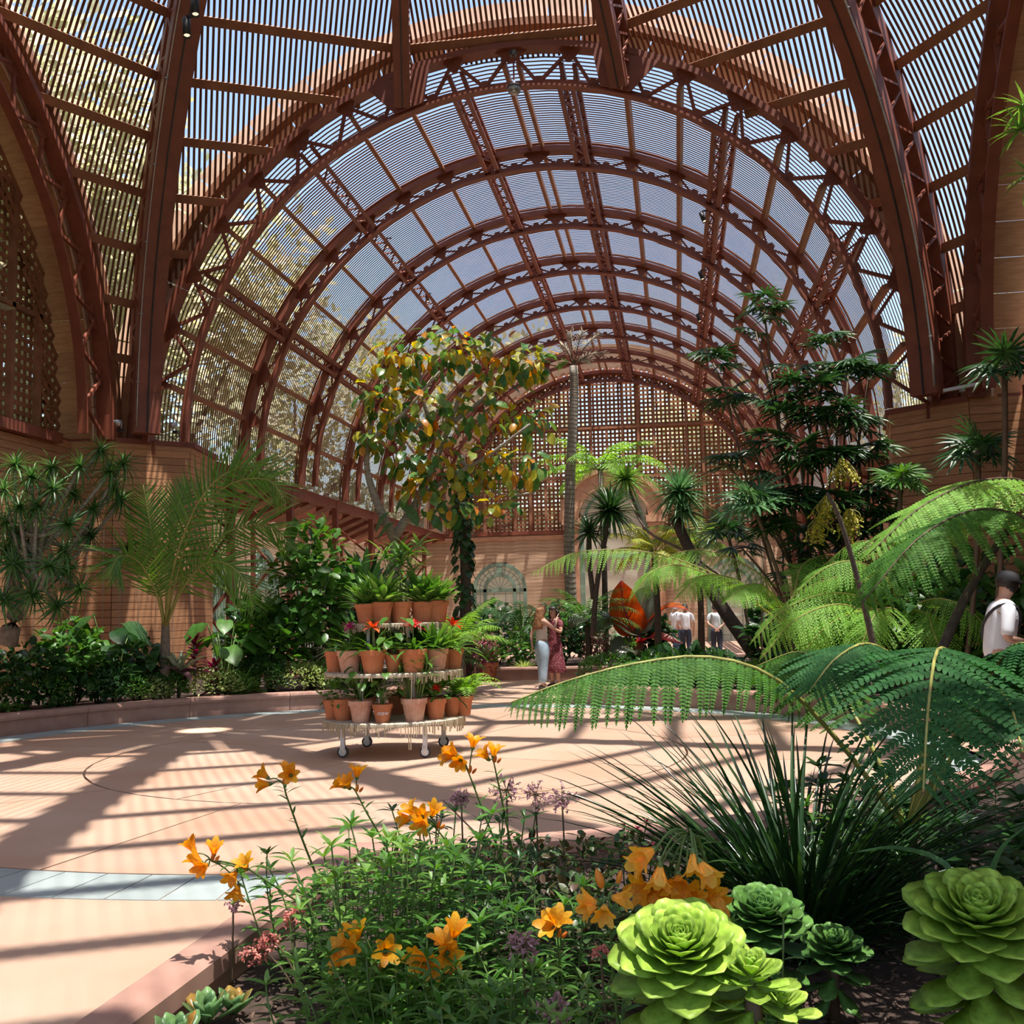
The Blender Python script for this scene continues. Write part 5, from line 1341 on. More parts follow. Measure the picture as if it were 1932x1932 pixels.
# dark leaning stipes of old fronds
t=thing('dark_fern_stem','thin dark bare stem rising left of centre in the right-hand ferns','stem',base(1655,9.0)); o0=Vector(t.location)
MB().tube([p-o0 for p in path([(1655,1290,9),(1648,1220,9),(1620,1100,9),(1585,980,9),(1560,930,9)],12)],[.035-.02*i/12 for i in range(13)],6).build('stem',M['bark_dark'],t,True)
t=thing('dark_fern_stem','thick dark stem slanting up to the right in front of the man in white','stem',base(1745,7.0)); o0=Vector(t.location)
MB().tube([p-o0 for p in path([(1745,1330,7),(1772,1240,7),(1820,1130,7),(1880,1030,7),(1905,1000,7)],12)],[.04-.02*i/12 for i in range(13)],6).build('stem',M['bark_dark'],t,True)
# ---------- near dark tree fern on the right
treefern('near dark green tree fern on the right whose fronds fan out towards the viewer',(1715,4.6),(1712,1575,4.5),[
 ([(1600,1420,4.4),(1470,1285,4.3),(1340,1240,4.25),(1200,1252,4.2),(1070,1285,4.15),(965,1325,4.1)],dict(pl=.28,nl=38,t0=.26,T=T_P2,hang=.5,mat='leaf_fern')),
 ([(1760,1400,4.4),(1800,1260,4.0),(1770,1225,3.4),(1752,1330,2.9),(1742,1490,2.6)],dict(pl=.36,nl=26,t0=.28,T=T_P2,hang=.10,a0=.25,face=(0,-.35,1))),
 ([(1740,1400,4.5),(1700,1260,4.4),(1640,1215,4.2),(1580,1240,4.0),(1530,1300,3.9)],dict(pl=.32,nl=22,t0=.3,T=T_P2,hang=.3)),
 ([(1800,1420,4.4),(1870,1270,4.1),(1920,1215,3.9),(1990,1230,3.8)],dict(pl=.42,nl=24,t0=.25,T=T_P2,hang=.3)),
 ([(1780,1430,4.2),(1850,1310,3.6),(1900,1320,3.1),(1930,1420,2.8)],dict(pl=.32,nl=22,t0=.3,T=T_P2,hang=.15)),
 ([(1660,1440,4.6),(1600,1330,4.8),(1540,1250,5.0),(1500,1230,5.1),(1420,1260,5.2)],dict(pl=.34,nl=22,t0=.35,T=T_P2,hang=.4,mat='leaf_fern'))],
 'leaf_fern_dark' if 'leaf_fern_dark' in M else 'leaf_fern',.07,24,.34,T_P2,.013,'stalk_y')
# ================================================================== foreground flower bed
ZN=.14
def nb(px,d): return base(px,d,ZN)
M['petal']=leafmat('orange_yellow_petal',[(.74,.33,.012),(.80,.42,.02),(.70,.27,.012)],.5,.4)
M['petal_b']=leafmat('bright_yellow_petal',[(.92,.56,.06),(.94,.64,.14),(.9,.48,.04)],.5,.45)
M['petal_r']=leafmat('red_tinged_bud',[(.75,.20,.03),(.80,.35,.04)],.5,.3)
M['pinkfl']=leafmat('coral_pink_blossom',[(.70,.26,.20),(.78,.36,.28),(.6,.2,.2)],.6,.3)
M['mauve']=leafmat('mauve_blossom',[(.45,.24,.30),(.55,.34,.38),(.35,.16,.2)],.6,.3)
M['aeon']=leafmat('fleshy_green_leaf',[(.34,.52,.07),(.42,.60,.10),(.29,.48,.06)],.4,.3,spec=.35)
M['aeon_d']=leafmat('fleshy_dark_leaf',[(.10,.24,.05),(.13,.28,.06),(.08,.20,.05)],.42,.2,spec=.3)
M['blade']=leafmat('dark_strap_blade',[(.012,.04,.014),(.02,.06,.018),(.035,.09,.02)],.28,.15,spec=.7)
M['chip']=surf('bark_chip',(.16,.10,.07),(.06,.038,.03),.9,9)
# bark chips
ms=[]
while len(ms)<5200:
    x,y=rng.uniform(1.6,7.5),rng.uniform(2.2,7.5)
    if math.hypot(x,y-YC)<RB+.34: continue
    ms.append(Tr(x,y,ZN+rng.uniform(.002,.014))@Rx(rng.random()*6.28,'Z')@Rx(rng.gauss(0,.35),'X')@Rx(rng.gauss(0,.35),'Y')@Sc(rng.uniform(.015,.05),rng.uniform(.006,.018),.006))
CB=(np.array([(a,b,c) for a in(-.5,.5) for b in(-.5,.5) for c in(-.5,.5)],float),np.array([(0,1,3,2),(4,6,7,5),(0,4,5,1),(2,3,7,6),(0,2,6,4),(1,5,7,3)]))
V,Q=merge(CB,ms); o=ob('bark_chips',npmesh('bark_chips',V,Q,M['chip']));tag(o,'brown bark chips mulching the near flower bed','mulch',kind='stuff')
T_PET=T_leaf('spoon',.42,-.2,.35,5,e0=1.15); T_PET=(T_PET[0],T_PET[1])
def petal_T(open_):
    # narrow claw that widens and flares outwards; unit length, starts along +Z
    V=[];F=[];x=z=0;a=1.45
    for i in range(6):
        t=i/5; w_=.045+.165*math.sin(PI*min(1,t**1.3*.93+.02))
        V+=[(x,w_,z+.3*w_),(x,0,z),(x,-w_,z+.3*w_)]
        a-=open_*.3*(.35+t); x+=math.cos(a)/5; z+=math.sin(a)/5
    for i in range(5):
        for k in range(2): b=i*3+k; F.append((b,b+1,b+4,b+3))
    return np.array(V,float),np.array(F)
PT=[petal_T(1.0),petal_T(.7)]; PM={}
def flower(t,p,d,s,mat='petal',open_=0,name='flower'):
    """six-petalled funnel flower part with petals as sub-parts; p local, d direction the funnel opens"""
    k=(mat,open_)
    if k not in PM: PM[k]=tmesh('petal',PT[open_],M[mat])
    f=MB().lathe([(.004*s/.08,0),(.011*s/.08,.012*s/.08),(.009*s/.08,.02*s/.08),(0,.024*s/.08)],8).build(name,M['stalk'],t,True)
    q=Vector(d).to_track_quat('Z','Y').to_matrix().to_4x4(); f.matrix_basis=Tr(p)@q
    for j in range(6): ob('petal',PM[k],f,Tr(0,0,.008)@Rx(j*PI/3+.2,'Z')@Tr(.006,0,0)@Sc(s*(1.05 if j%2 else .95)))
def bud(t,p,d,s,mat='petal_r'):
    f=MB().lathe([(0,0),(.010,.01),(.013,.03),(.008,.05),(0,.062)],7).build('bud',M[mat],t,True)
    f.matrix_basis=Tr(p)@Vector(d).to_track_quat('Z','Y').to_matrix().to_4x4()@Sc(s)
def stemleaves(ms,P,n,L,t0=.05,t1=.95,up=.5):
    for i in range(n):
        t=t0+(t1-t0)*i/n; p,d=sample(P,t); a=i*2.4+rng.random(); sd=Vector((math.cos(a),math.sin(a),0)); ms.append(frame(p,sd+d*up,(0,0,1),L*rng.uniform(.75,1.2)*(1-.3*t)))
lilies=[ # label, base(px,d), stem path pixels, flowers [(px,py,d,dir(px,py,toward camera))]
 ('orange lily reaching farthest left over the paving, with seven clustered flowers',(640,4.3),[(560,1700,4.1),(470,1640,4.0),(400,1625,3.95)],
   [(372,1622,3.92,(-.8,0,.5)),(362,1598,3.95,(-.6,0,.9)),(385,1635,3.9,(-.2,-1,-.1)),(404,1604,3.95,(.2,-.3,1)),(462,1632,4.0,(-.1,-.6,.9)),(440,1652,3.98,(-.3,-.9,-.6)),(447,1680,4.0,(0,-.7,-.8))]),
 ('tall orange lily stem with two pairs of flowers left of the cart',(640,4.5),[(600,1660,4.4),(565,1570,4.35),(540,1500,4.3),(535,1480,4.3)],
   [(498,1462,4.3,(-.8,-.1,.6)),(500,1480,4.3,(-1,-.5,0)),(542,1455,4.3,(0,0,1)),(548,1462,4.28,(.2,-.9,.3))]),
 ('orange lily stem with three small flowers below the left wheel of the cart',(790,4.5),[(760,1680,4.4),(725,1590,4.35),(690,1530,4.3),(672,1495,4.3)],
   [(642,1480,4.3,(-.8,-.2,.5)),(656,1480,4.3,(-.1,-.6,.8)),(674,1458,4.3,(.1,0,1))]),
 ('orange lily with a cluster of four flowers in the middle over the paving',(930,4.3),[(900,1680,4.2),(860,1610,4.1),(825,1565,4.05)],
   [(775,1530,4.0,(-.5,-.3,.8)),(768,1545,4.0,(-1,-.6,0)),(798,1553,3.98,(-.3,-1,-.3)),(818,1532,4.02,(.4,-.3,.8)),(795,1540,4.0,(0,-1,.3))]),
 ('tallest orange lily overlapping the right wheel of the cart',(975,4.4),[(955,1640,4.3),(915,1540,4.25),(885,1460,4.2)],
   [(856,1420,4.2,(-.7,-.3,.7)),(846,1428,4.2,(-1,-.6,.2)),(868,1436,4.18,(0,-1,-.2)),(893,1402,4.2,(.2,-.1,1))]),
 ('slender orange lily stem with two upright flowers right of the cart wheel',(990,4.5),[(965,1600,4.4),(945,1500,4.35),(932,1440,4.3)],
   [(915,1425,4.3,(-.6,-.2,.8)),(932,1418,4.3,(.2,-.1,1))]),
 ('low orange lily with a wide four-flower cluster, lower left of the bed',(700,3.5),[(715,1880,3.4),(705,1830,3.35)],
   [(668,1795,3.28,(-.3,-.9,.3)),(645,1810,3.28,(-.9,-.7,0)),(672,1768,3.3,(-.1,-.2,1)),(728,1795,3.3,(.4,-.9,.3)),(650,1785,3.3,(-.7,-.5,.6))]),
 ('low orange lily with five flowers at the bottom centre left',(850,3.4),[(850,1890,3.3),(840,1840,3.25)],
   [(795,1805,3.2,(-.5,-1,.1)),(815,1815,3.2,(-.1,-1,-.2)),(845,1800,3.2,(.4,-1,0)),(838,1780,3.22,(0,-.4,.9)),(858,1760,3.22,(.3,-.3,.9))]),
 ('single orange lily flower half hidden in the middle of the bed',(1060,3.4),[(1060,1850,3.35),(1052,1770,3.3)],[(1042,1748,3.25,(-.4,-.7,.5)),(1052,1742,3.27,(.2,-.5,.9))]),
 ('yellow and red budded lily left of the big green succulent',(1165,2.9),[(1158,1860,2.8),(1152,1760,2.75),(1150,1700,2.75)],
   [(1112,1700,2.75,(-.9,-.2,.3)),(1115,1712,2.75,(-.9,-.6,-.2)),(1140,1720,2.72,(0,-1,-.5)),(1168,1695,2.75,(.9,-.3,0))])]
for lb,bs,pl,fl in lilies:
    t=thing('orange_lily',lb,'lily',nb(*bs),0,'orange lilies in the near flower bed'); o0=Vector(t.location)
    P=[Vector((0,0,-.02))]+[at(*q)-o0 for q in pl]
    # smooth
    S_=[]
    for i in range(13):
        u=i/12*(len(P)-1); k=min(int(u),len(P)-2); S_.append(P[k].lerp(P[k+1],u-k))
    MB().tube(S_,[.0055-.0025*i/12 for i in range(13)],6).build('stem',M['stalk'],t,True)
    ms=[]; stemleaves(ms,S_,26,.085,.12,.93,.7); leaves(t,T_NARROW,M['leaf_mid'],ms)
    top=S_[-1]; small='budded' in lb
    for (px,py,d,dr) in fl:
        p=at(px,py,d)-o0; dv=Vector(dr).normalized(); q=p-dv*.03
        MB().tube(curve(top,q,(0,0,.012),4),.0028,5).build('flower_stalk',M['stalk'],t,True)
        if small: flower(t,q,dv,.058,'petal_b',1)
        else: flower(t,q,dv,.066 if d>3.6 else .074,'petal',0 if rng.random()<.6 else 1)
    if small: bud(t,at(1137,1678,2.75)-o0,(-.3,0,1),.9); bud(t,at(1165,1668,2.75)-o0,(.3,0,1),.6)
    else: bud(t,top,(.3,-.2,1),.6); bud(t,top+Vector((.012,0,.0)),(.7,-.2,.8),.5)
# big drooping cluster above the succulent
t=thing('orange_lily','bright drooping lily cluster just above the big green succulent','lily',nb(1330,3.05),0,'orange lilies in the near flower bed'); o0=Vector(t.location)
P=[p-o0 for p in path([(1345,1880,3.05),(1345,1700,3.0),(1320,1590,2.95),(1300,1575,2.9)],12)]; MB().tube([Vector((0,0,-.02))]+P,.006,6).build('stem',M['stalk'],t,True)
for px,py,d,dr in((1222,1610,2.8,(-.7,-.6,-.3)),(1210,1625,2.82,(-.9,-.4,-.5)),(1244,1650,2.78,(-.1,-.5,-1)),(1310,1625,2.78,(.1,-.4,-1)),(1330,1640,2.75,(.5,-.5,-.7)),(1280,1665,2.8,(0,-.8,-.6)),(1215,1675,2.85,(-.6,-.7,0)),(1262,1690,2.85,(-.2,-1,.1)),(1300,1690,2.82,(.2,-1,0)),(1335,1685,2.84,(.5,-.9,0)),(1345,1700,2.86,(.6,-.8,-.2)),(1240,1695,2.86,(-.4,-1,.2))):
    p=at(px,py,d)-o0; dv=Vector(dr).normalized(); q=p-dv*.035; MB().tube(curve(P[-1],q,(0,0,.03),5),.003,5).build('flower_stalk',M['stalk'],t,True); flower(t,q,dv,.074,'petal_b' if py<1655 else 'petal',1 if py<1655 else 0)
ms=[]; stemleaves(ms,P,16,.08,.3,1,.3); leaves(t,T_NARROW,M['leaf_light'],ms)
# leafy stems
T_LW=T_leaf('lance',.25,.6,.3,4)
def leafy(label,px,d,r,h,n,L,mat,T=None,name='leafy_clump',per=16,cat='plant',lean=.25):
    t=thing(name,label,cat,nb(px,d)); ms=[]
    for k in range(n):
        a=k*2.4; rr=math.sqrt((k+.5)/n)*r; b=Vector((rr*.6*math.cos(a),rr*.6*math.sin(a),-.02)); e=Vector((rr*math.cos(a)*(1+lean),rr*math.sin(a)*(1+lean),h*rng.uniform(.65,1.05)))
        P=curve(b,e,(rng.gauss(0,.02),rng.gauss(0,.02),.02),6); MB().tube(P,.003,5).build('stem',M['stalk'],t,True); stemleaves(ms,P,per,L*1.15,.15,.97,.5); ms+=[Tr(P[-1])@m for m in rosette(6,.35,1.2,L*.95,L*.6,0)]
    rng.shuffle(ms); leaves(t,T or T_LW,M[mat],ms); return t
lf=[('mid green leafy lily stems at the left end of the bed',585,4.3,.22,.44,13,.10,'leaf_mid'),('bright green leafy stems in the left centre of the bed',700,3.8,.26,.62,20,.11,'leaf_light'),('second bright leafy clump behind the low lilies',790,3.9,.26,.66,20,.11,'leaf_mid'),
 ('dark leafy stems near the plaza kerb, centre',880,4.4,.28,.58,20,.09,'leaf_dark'),('light leafy clump at the bottom edge, centre',960,3.15,.22,.42,16,.08,'leaf_light'),('light leafy clump at the bottom edge beside the big succulent',1110,2.9,.2,.40,16,.075,'leaf_light'),
 ('fine-leaved clump low at the bottom left of the lilies',640,3.5,.2,.34,14,.09,'leaf_light'),('mid green stems between the two low lily clusters',770,3.4,.22,.44,14,.10,'leaf_mid'),('leafy stems filling the bottom between lily and mauve flowers',880,3.2,.22,.36,16,.10,'leaf_mid'),
 ('small leafy budded plant right of the drooping lily cluster',1385,2.9,.10,.62,7,.06,'leaf_light'),('leafy green plant at the bottom right of the big succulent',1480,2.75,.1,.32,6,.05,'leaf_light'),('mid green stems in the middle of the bed behind the mauve flowers',1010,3.7,.26,.5,18,.09,'leaf_mid')]
for a in lf: leafy(*a)
# small-leaved dark ground cover with reddish leaves near the kerb
M['leaf_redg2']=leafmat('bronze_green_leaf',[(.03,.07,.02),(.05,.11,.03),(.10,.05,.03),(.07,.13,.04)],.4,.25)
for lb,px,d,r,h,n in (('dark small-leaved ground cover along the near kerb, left part',800,4.9,.5,.36,300),('dark bronze-leaved ground cover along the near kerb, centre part',960,4.7,.5,.42,300),('bronze-leaved ground cover with magenta tips by the near kerb',1130,4.6,.5,.44,300),('dark ground cover in the middle of the bed',1060,4.0,.45,.40,300),
  ('dark ground cover beneath the strappy grass',1240,4.2,.45,.36,260)):
    t=thing('ground_cover',lb,'plant',nb(px,d)); leaves(t,T_BROAD,M['leaf_redg2'],bushm(n,(0,0,h*.45),(r,r*.8,h*.6),.05,zmin=-.3,shell=.55)); stuff(t,T_SMALL,M['leaf_redg2'],bushm(500,(0,0,h*.4),(r*.95,r*.75,h*.55),.04,zmin=-.4,shell=.3))
leafy('magenta-tipped leafy sprigs at the top of the bronze ground cover',1190,4.7,.1,.5,4,.05,'leaf_red')
# airy mauve sprays and pink flower heads
def spray(label,px,py,d,s,mat,n=46,bx=None,droop=0,name='flower_head'):
    b=nb(bx or px,d+.1); t=thing(name,label,'flower',b); c=at(px,py,d)-b
    MB().tube(curve((0,0,0),c,(0,0,.05*droop),8),.004,5).build('stem',M['stalk_brown'],t,True)
    ms=[];mb=MB()
    for k in range(n):
        u=Vector((rng.gauss(0,1),rng.gauss(0,1),rng.gauss(0,.7))).normalized()*s*rng.uniform(.4,1); mb.tube([c,c+u],.0012,3,False)
        for j in range(4): ms.append(frame(c+u,(rng.gauss(0,1),rng.gauss(0,1),rng.gauss(0,1)),(rng.gauss(0,1),rng.gauss(0,1),1),.014))
    mb.build('sprigs',M['stalk_brown'],t,kind='stuff'); leaves(t,T_BROAD,M[mat],ms,'floret',300)
for a in (('airy mauve flower spray against the paving, left of three',955,1490,4.5,.075,'mauve'),('airy mauve flower spray against the paving, middle of three',1010,1500,4.5,.075,'mauve'),('airy mauve flower spray against the paving, right of three',1060,1505,4.5,.07,'mauve'),
  ('small mauve flower spray left of the tallest lily',870,1505,4.6,.05,'mauve'),('coral pink flower head drooping over the mulch at the left',480,1800,4.0,.055,'pinkfl',60,560,1),('second coral pink flower tuft above the drooping one',505,1775,4.0,.045,'pinkfl',46,570,1),
  ('pink flower head among the leaves left of centre',555,1730,3.9,.045,'pinkfl',40),('mauve-pink flower head at the bottom centre',985,1785,3.1,.05,'mauve',60),('faded brown-pink flower head at the bottom edge',1042,1905,2.9,.05,'mauve',60),('small pink flower tuft beside the budded lily',1133,1795,2.9,.022,'pinkfl',24),
  ('dark mauve spray above the left leafy stems',650,1640,4.3,.045,'mauve',30),('small pink flower tuft over the mulch',440,1705,4.1,.04,'mauve',26)): spray(*a)
# strappy grass
t=thing('strappy_grass','large clump of dark strappy arching blades in front of the paving','grass clump',nb(1490,4.5)); ms=[]
for k in range(300):
    a=k*2.4; rr=rng.uniform(.01,.14); el=min(1.5,max(.55,rng.gauss(1.15,.2))); L=rng.uniform(.75,1.3)
    ms.append(Tr(rr*math.cos(a),rr*math.sin(a),-.02)@Rx(a,'Z')@Rx(-el,'Y')@Rx(rng.gauss(0,.3),'X')@Sc(L,L,L))
leaves(t,T_leaf('grass',.021,.75,.7,8),M['blade'],ms,'blade')
stuff(t,T_leaf('grass',.018,.9,.7,5),M['blade'],[Tr(rng.gauss(0,.1),rng.gauss(0,.1),-.02)@Rx(rng.random()*6.28,'Z')@Rx(-rng.uniform(.7,1.5),'Y')@Sc(rng.uniform(.4,.8)) for _ in range(400)])
# rosette succulents
T_AE=T_leaf('aeon',.64,-.45,.28,8,e0=-.15,thick=.04)
def aeonium(label,px,py,d,r,mat,n=58,col=30,tilt=.35,ch=.35,side=()):
    c=at(px,py,d); t=thing('rosette_succulent',label,'succulent',(c.x,c.y,ZN)); h=c.z-ZN
    MB().tube([(0,.04,-.03),(0,.02,h*.5),(0,0,h-.02)],[.02,.018,.02],8).build('stem',M['stalk_brown'],t,True)
    B=Tr(0,0,h)@Rx(tilt,'X'); ms=[]
    for i in range(n):
        u=i/(n-1); e=-.05+1.45*u**1.1; L=r*(1.08-.84*u**1.2); ms.append(B@Rx(i*2.39996,'Z')@Tr(.012*(1-u),0,.05*u)@Rx(-e,'Y')@Sc(L*rng.uniform(.95,1.05)))
    for i in range(col):
        u=i/col; hh=-.02-ch*u; L=r*(1.0-.25*u); ms.append(Tr(0,0,h+hh)@Rx(tilt*.4,'X')@Rx(i*2.39996+1,'Z')@Tr(.02,0,0)@Rx(.25+.75*u,'Y')@Sc(L))
    leaves(t,T_AE,M[mat],ms)
    return t
aeonium('big bright green rosette succulent below the drooping lilies',1285,1812,2.45,.15,'aeon',66,46,.5,.36)
aeonium('bright green rosette succulent growing at the right edge of the picture',1842,1752,2.6,.165,'aeon',64,54,.45,.46)
aeonium('dark rosette succulent shaded directly behind the big bright one',1437,1742,3.2,.13,'aeon_d',56,36,.4,.38)
aeonium('small dark rosette succulent alone on the mulch between the two bright ones',1572,1800,3.6,.11,'aeon_d',44,12,.35,.15)
aeonium('small yellow-green rosette crowding the lower right of the big bright one',1420,1862,2.35,.085,'aeon',26,16,.2,.1)
aeonium('tiny bright rosette at the bottom edge right of the big succulent',1478,1915,2.4,.07,'aeon',26,6,.2,.08)
# spoon leaved succulents bottom left
M['kal']=leafmat('spoon_succulent_leaf',[(.16,.32,.10),(.18,.32,.12),(.10,.22,.08),(.45,.22,.04)],.35,.2)
for lb,px,py,d,r,n in (('spoon-leaved succulent with reddish edges at the bottom left corner',335,1905,3.95,.15,16),('second spoon-leaved succulent right of the bottom left one',395,1915,3.85,.13,14),('third spoon-leaved succulent, with an orange leaf, at the bottom left',440,1925,3.7,.11,12),('succulent leaf poking up at the very bottom left over the kerb',205,1935,3.6,.10,7)):
    b=atz(px,py,ZN); dd_=4.2
    
    while b.x<1.58: b=Vector((at(px,1200,dd_).x,at(px,1200,dd_).y,ZN)); dd_-=.03
    t=thing('spoon_succulent',lb,'succulent',b); leaves(t,T_leaf('spoon',.5,-.1,.3,5,thick=.05),M['kal'],[Tr(0,0,.02)@m for m in rosette(n,.55,1.35,r,r*.7,.01)])
    MB().tube([(0,0,-.02),(0,0,.04)],.012,6).build('stem',M['stalk_brown'],t)
# long blades by the right succulent, a small broad plant at its back
t=thing('grass_blade_tuft','few long pale blades arching beside the right succulent','grass',nb(1835,3.1)); o0=Vector(t.location)
for pl in ([(1835,1850,3.05),(1862,1680,3.0),(1890,1600,2.95),(1935,1560,2.9)],[(1835,1850,3.05),(1900,1740,3.2),(1960,1700,3.3)],[(1835,1850,3.1),(1800,1650,3.3),(1700,1600,3.5),(1600,1610,3.6)]):
    P=[p-o0 for p in path(pl,10)]; P[0]=Vector((0,0,-.02)); V=[];F=[]
    for i,p in enumerate(P):
        d=(P[min(i+1,10)]-P[max(i-1,0)]).normalized(); s_=d.cross(fw).normalized()*.011*(1-(i/10)**2+.05); V+=[p+s_,p-s_*.0+fw*.003,p-s_]
    for i in range(10):
        for k in range(2): b=i*3+k; F.append((b,b+1,b+4,b+3))
    ob('blade',mesh('blade',V,F,M['leaf_blue'],True),t)
leafy('dark leafy undergrowth beneath the near tree fern',1640,5.2,.6,.5,20,.14,'leaf_dark',T_BROAD)
leafy('dark leafy undergrowth at the right edge behind the succulents',1850,4.9,.7,.6,24,.15,'leaf_dark',T_BROAD)
leafy('mid green grassy leaves beside the strappy grass on its right',1600,4.9,.3,.5,12,.2,'leaf_mid',T_SWORD)
leafy('dark fine-leaved plant behind the strappy grass',1400,5.1,.35,.3,12,.12,'leaf_dark')
# ================================================================== people
M['skin']=surf('skin',(.62,.36,.26),(.56,.31,.22),.55,6)
M['hair_auburn']=surf('auburn_hair',(.42,.20,.09),(.24,.10,.045),.5,30,(1,1,.3))
M['hair_dark']=surf('dark_hair',(.03,.022,.018),None,.5)
M['hair_grey']=surf('grey_hair',(.50,.49,.47),(.35,.34,.33),.6,30)
M['jeans']=surf('washed_denim',(.40,.52,.62),(.28,.38,.48),.85,12); M['jeans_b']=surf('blue_denim',(.10,.19,.36),(.07,.13,.26),.85,12)
M['navy']=surf('dark_trousers',(.035,.045,.08),(.02,.028,.05),.85,8)
M['cream']=surf('cream_top',(.74,.66,.58),(.66,.57,.49),.8,9)
M['tee']=surf('white_shirt',(.80,.82,.88),(.72,.74,.82),.8,5)
M['greyshirt']=surf('grey_patterned_shirt',(.62,.66,.68),(.34,.38,.40),.8,60)
M['coral']=surf('coral_shirt',(.62,.25,.2),(.5,.18,.15),.8,8)
M['shoe']=surf('shoe',(.12,.10,.09),None,.6); M['cap']=surf('dark_cap',(.04,.04,.045),None,.8)
def floral():
    m,nt,b=newmat('burgundy_floral_print'); N=nt.nodes; L=nt.links
    tc=N.new('ShaderNodeTexCoord'); v=N.new('ShaderNodeTexVoronoi'); v.inputs['Scale'].default_value=26; L.new(tc.outputs['Object'],v.inputs[0])
    rp=N.new('ShaderNodeValToRGB'); rp.color_ramp.elements[0].position=.16; rp.color_ramp.elements[0].color=(.62,.40,.38,1); rp.color_ramp.elements[1].position=.3; rp.color_ramp.elements[1].color=(.20,.035,.05,1)
    L.new(v.outputs['Distance'],rp.inputs[0]); L.new(rp.outputs[0],b.inputs['Base Color']); b.inputs['Roughness'].default_value=.8; return m
M['floral']=floral()
def skin(name,verts,edges,radii,mat,parent,root=0,levels=2):
    me=bpy.data.meshes.new(name); me.from_pydata([tuple(v) for v in verts],edges,[]); me.materials.append(mat)
    o=ob(name,me,parent); md=o.modifiers.new('skin','SKIN'); md.use_smooth_shade=True
    for i,r in enumerate(radii):
        sv=me.skin_vertices[0].data[i]; sv.radius=(r,r) if not isinstance(r,tuple) else r; sv.use_root=(i==root)
    s=o.modifiers.new('sub','SUBSURF'); s.levels=levels; s.render_levels=levels
    return o
def person(label,loc,rz,H=1.72,fem=False,arms=None,bend=0,headturn=0,top='tee',bottom='navy',hair='hair_dark',longhair=False,dress=False,cap=False,sleeve=.5,legs=None,shoes='shoe',wide=1.0,beard=False):
    """standing figure facing +Y of its own frame; arms: ((elbow),(hand)) for left(-x) and right(+x)"""
    t=thing('person',label,'person',loc,rz); k=H/1.75; t.scale=(k,k,k)
    sh=.175 if fem else .20; hp=.095
    bz=math.sin(bend); bc=math.cos(bend)
    def B(x,y,z): # bend the upper body forward about the hips
        dz=z-.95; return Vector((x,y*bc+dz*bz,.95+dz*bc-y*bz)) if z>.95 else Vector((x,y,z))
    arms=arms or (((-sh-.07,-.03,1.12),(-sh-.06,.06,.86)),((sh+.07,-.03,1.12),(sh+.06,.06,.86)))
    lg=legs or ((-.10,.02),(.10,-.04))
    V=[B(0,0,.95),B(0,0,1.10),B(0,.0,1.30),B(0,0,1.42),B(0,0,1.50),B(0,.02,1.57),B(0,.025,1.66),B(0,.02,1.73)]
    Rr=[.125,.115 if not fem else .10,(.145 if not fem else .12),.09,.052,.075,.09,.06]
    E=[(0,1),(1,2),(2,3),(3,4),(4,5),(5,6),(6,7)]
    hands=[]
    for i,s_ in enumerate((-1,1)):
        n=len(V); e,h=[Vector(q) for q in arms[i]]; shp=B(s_*sh,0,1.40)
        V+=[shp,e,h]; Rr+=[.055,.040,.026]; E+=[(3,n),(n,n+1),(n+1,n+2)]
        d=(h-e).normalized(); hands.append((h,d,s_))
        V.append(h+d*.05); Rr.append((.034,.018)); E.append((n+2,n+3)); pal=n+3
        sd=d.cross(Vector((0,1,0))); sd=sd.normalized() if sd.length>.1 else Vector((1,0,0))
        for f in range(4):
            a=(f-1.5)*.014; m=len(V); V+=[h+d*.095+sd*a,h+d*(.135+(.01 if f in(1,2) else 0))+sd*a*1.1+Vector((0,.012,0)),h+d*(.165+(.012 if f in(1,2) else 0))+sd*a*1.1+Vector((0,.028,0))]; Rr+=[.009,.008,.007]; E+=[(pal,m),(m,m+1),(m+1,m+2)]
        m=len(V); V+=[h+d*.05+Vector((0,.035,0))+sd*s_*.01,h+d*.085+Vector((0,.05,0))+sd*s_*.012]; Rr+=[.010,.008]; E+=[(pal,m),(m,m+1)]
    for i,s_ in enumerate((-1,1)):
        n=len(V); x,y=lg[i]; V+=[Vector((s_*hp,0,.88)),Vector((s_*hp+(x-s_*.1)*.5,y*.5+.02,.50)),Vector((x,y,.09)),Vector((x,y+.10,.035))]; Rr+=[.10,.062,.042,.04]; E+=[(0,n),(n,n+1),(n+1,n+2),(n+2,n+3)]
        MB().sweep([[(x+a*w_,y-.06+q,z) for a,z in((-1,0),(1,0),(.8,h_),(-.8,h_))] for q,w_,h_ in((-.02,.03,.06),(.03,.042,.09),(.12,.046,.075),(.2,.044,.05),(.25,.02,.03))]).build('shoe',M[shoes],t,True)
    body=skin('body',V,E,Rr,M['skin'],t)
    # garments: wider skins over the same joints
    m_=1.22
    tv=[B(0,0,.86 if not fem else .90),B(0,0,1.10),B(0,0,1.30),B(0,0,1.425)]; tr=[.165 if not fem else .15,.15 if not fem else .128,.165 if not fem else .135,.095]; te=[(0,1),(1,2),(2,3)]
    if sleeve>0:
        for i,s_ in enumerate((-1,1)):
            n=len(tv); shp=B(s_*sh,0,1.40); e=Vector(arms[i][0]); h=Vector(arms[i][1])
            tv.append(shp); tr.append(.072); te.append((3,n))
            tv.append(shp.lerp(e,min(1,sleeve*1.6))); tr.append(.062); te.append((n,n+1))
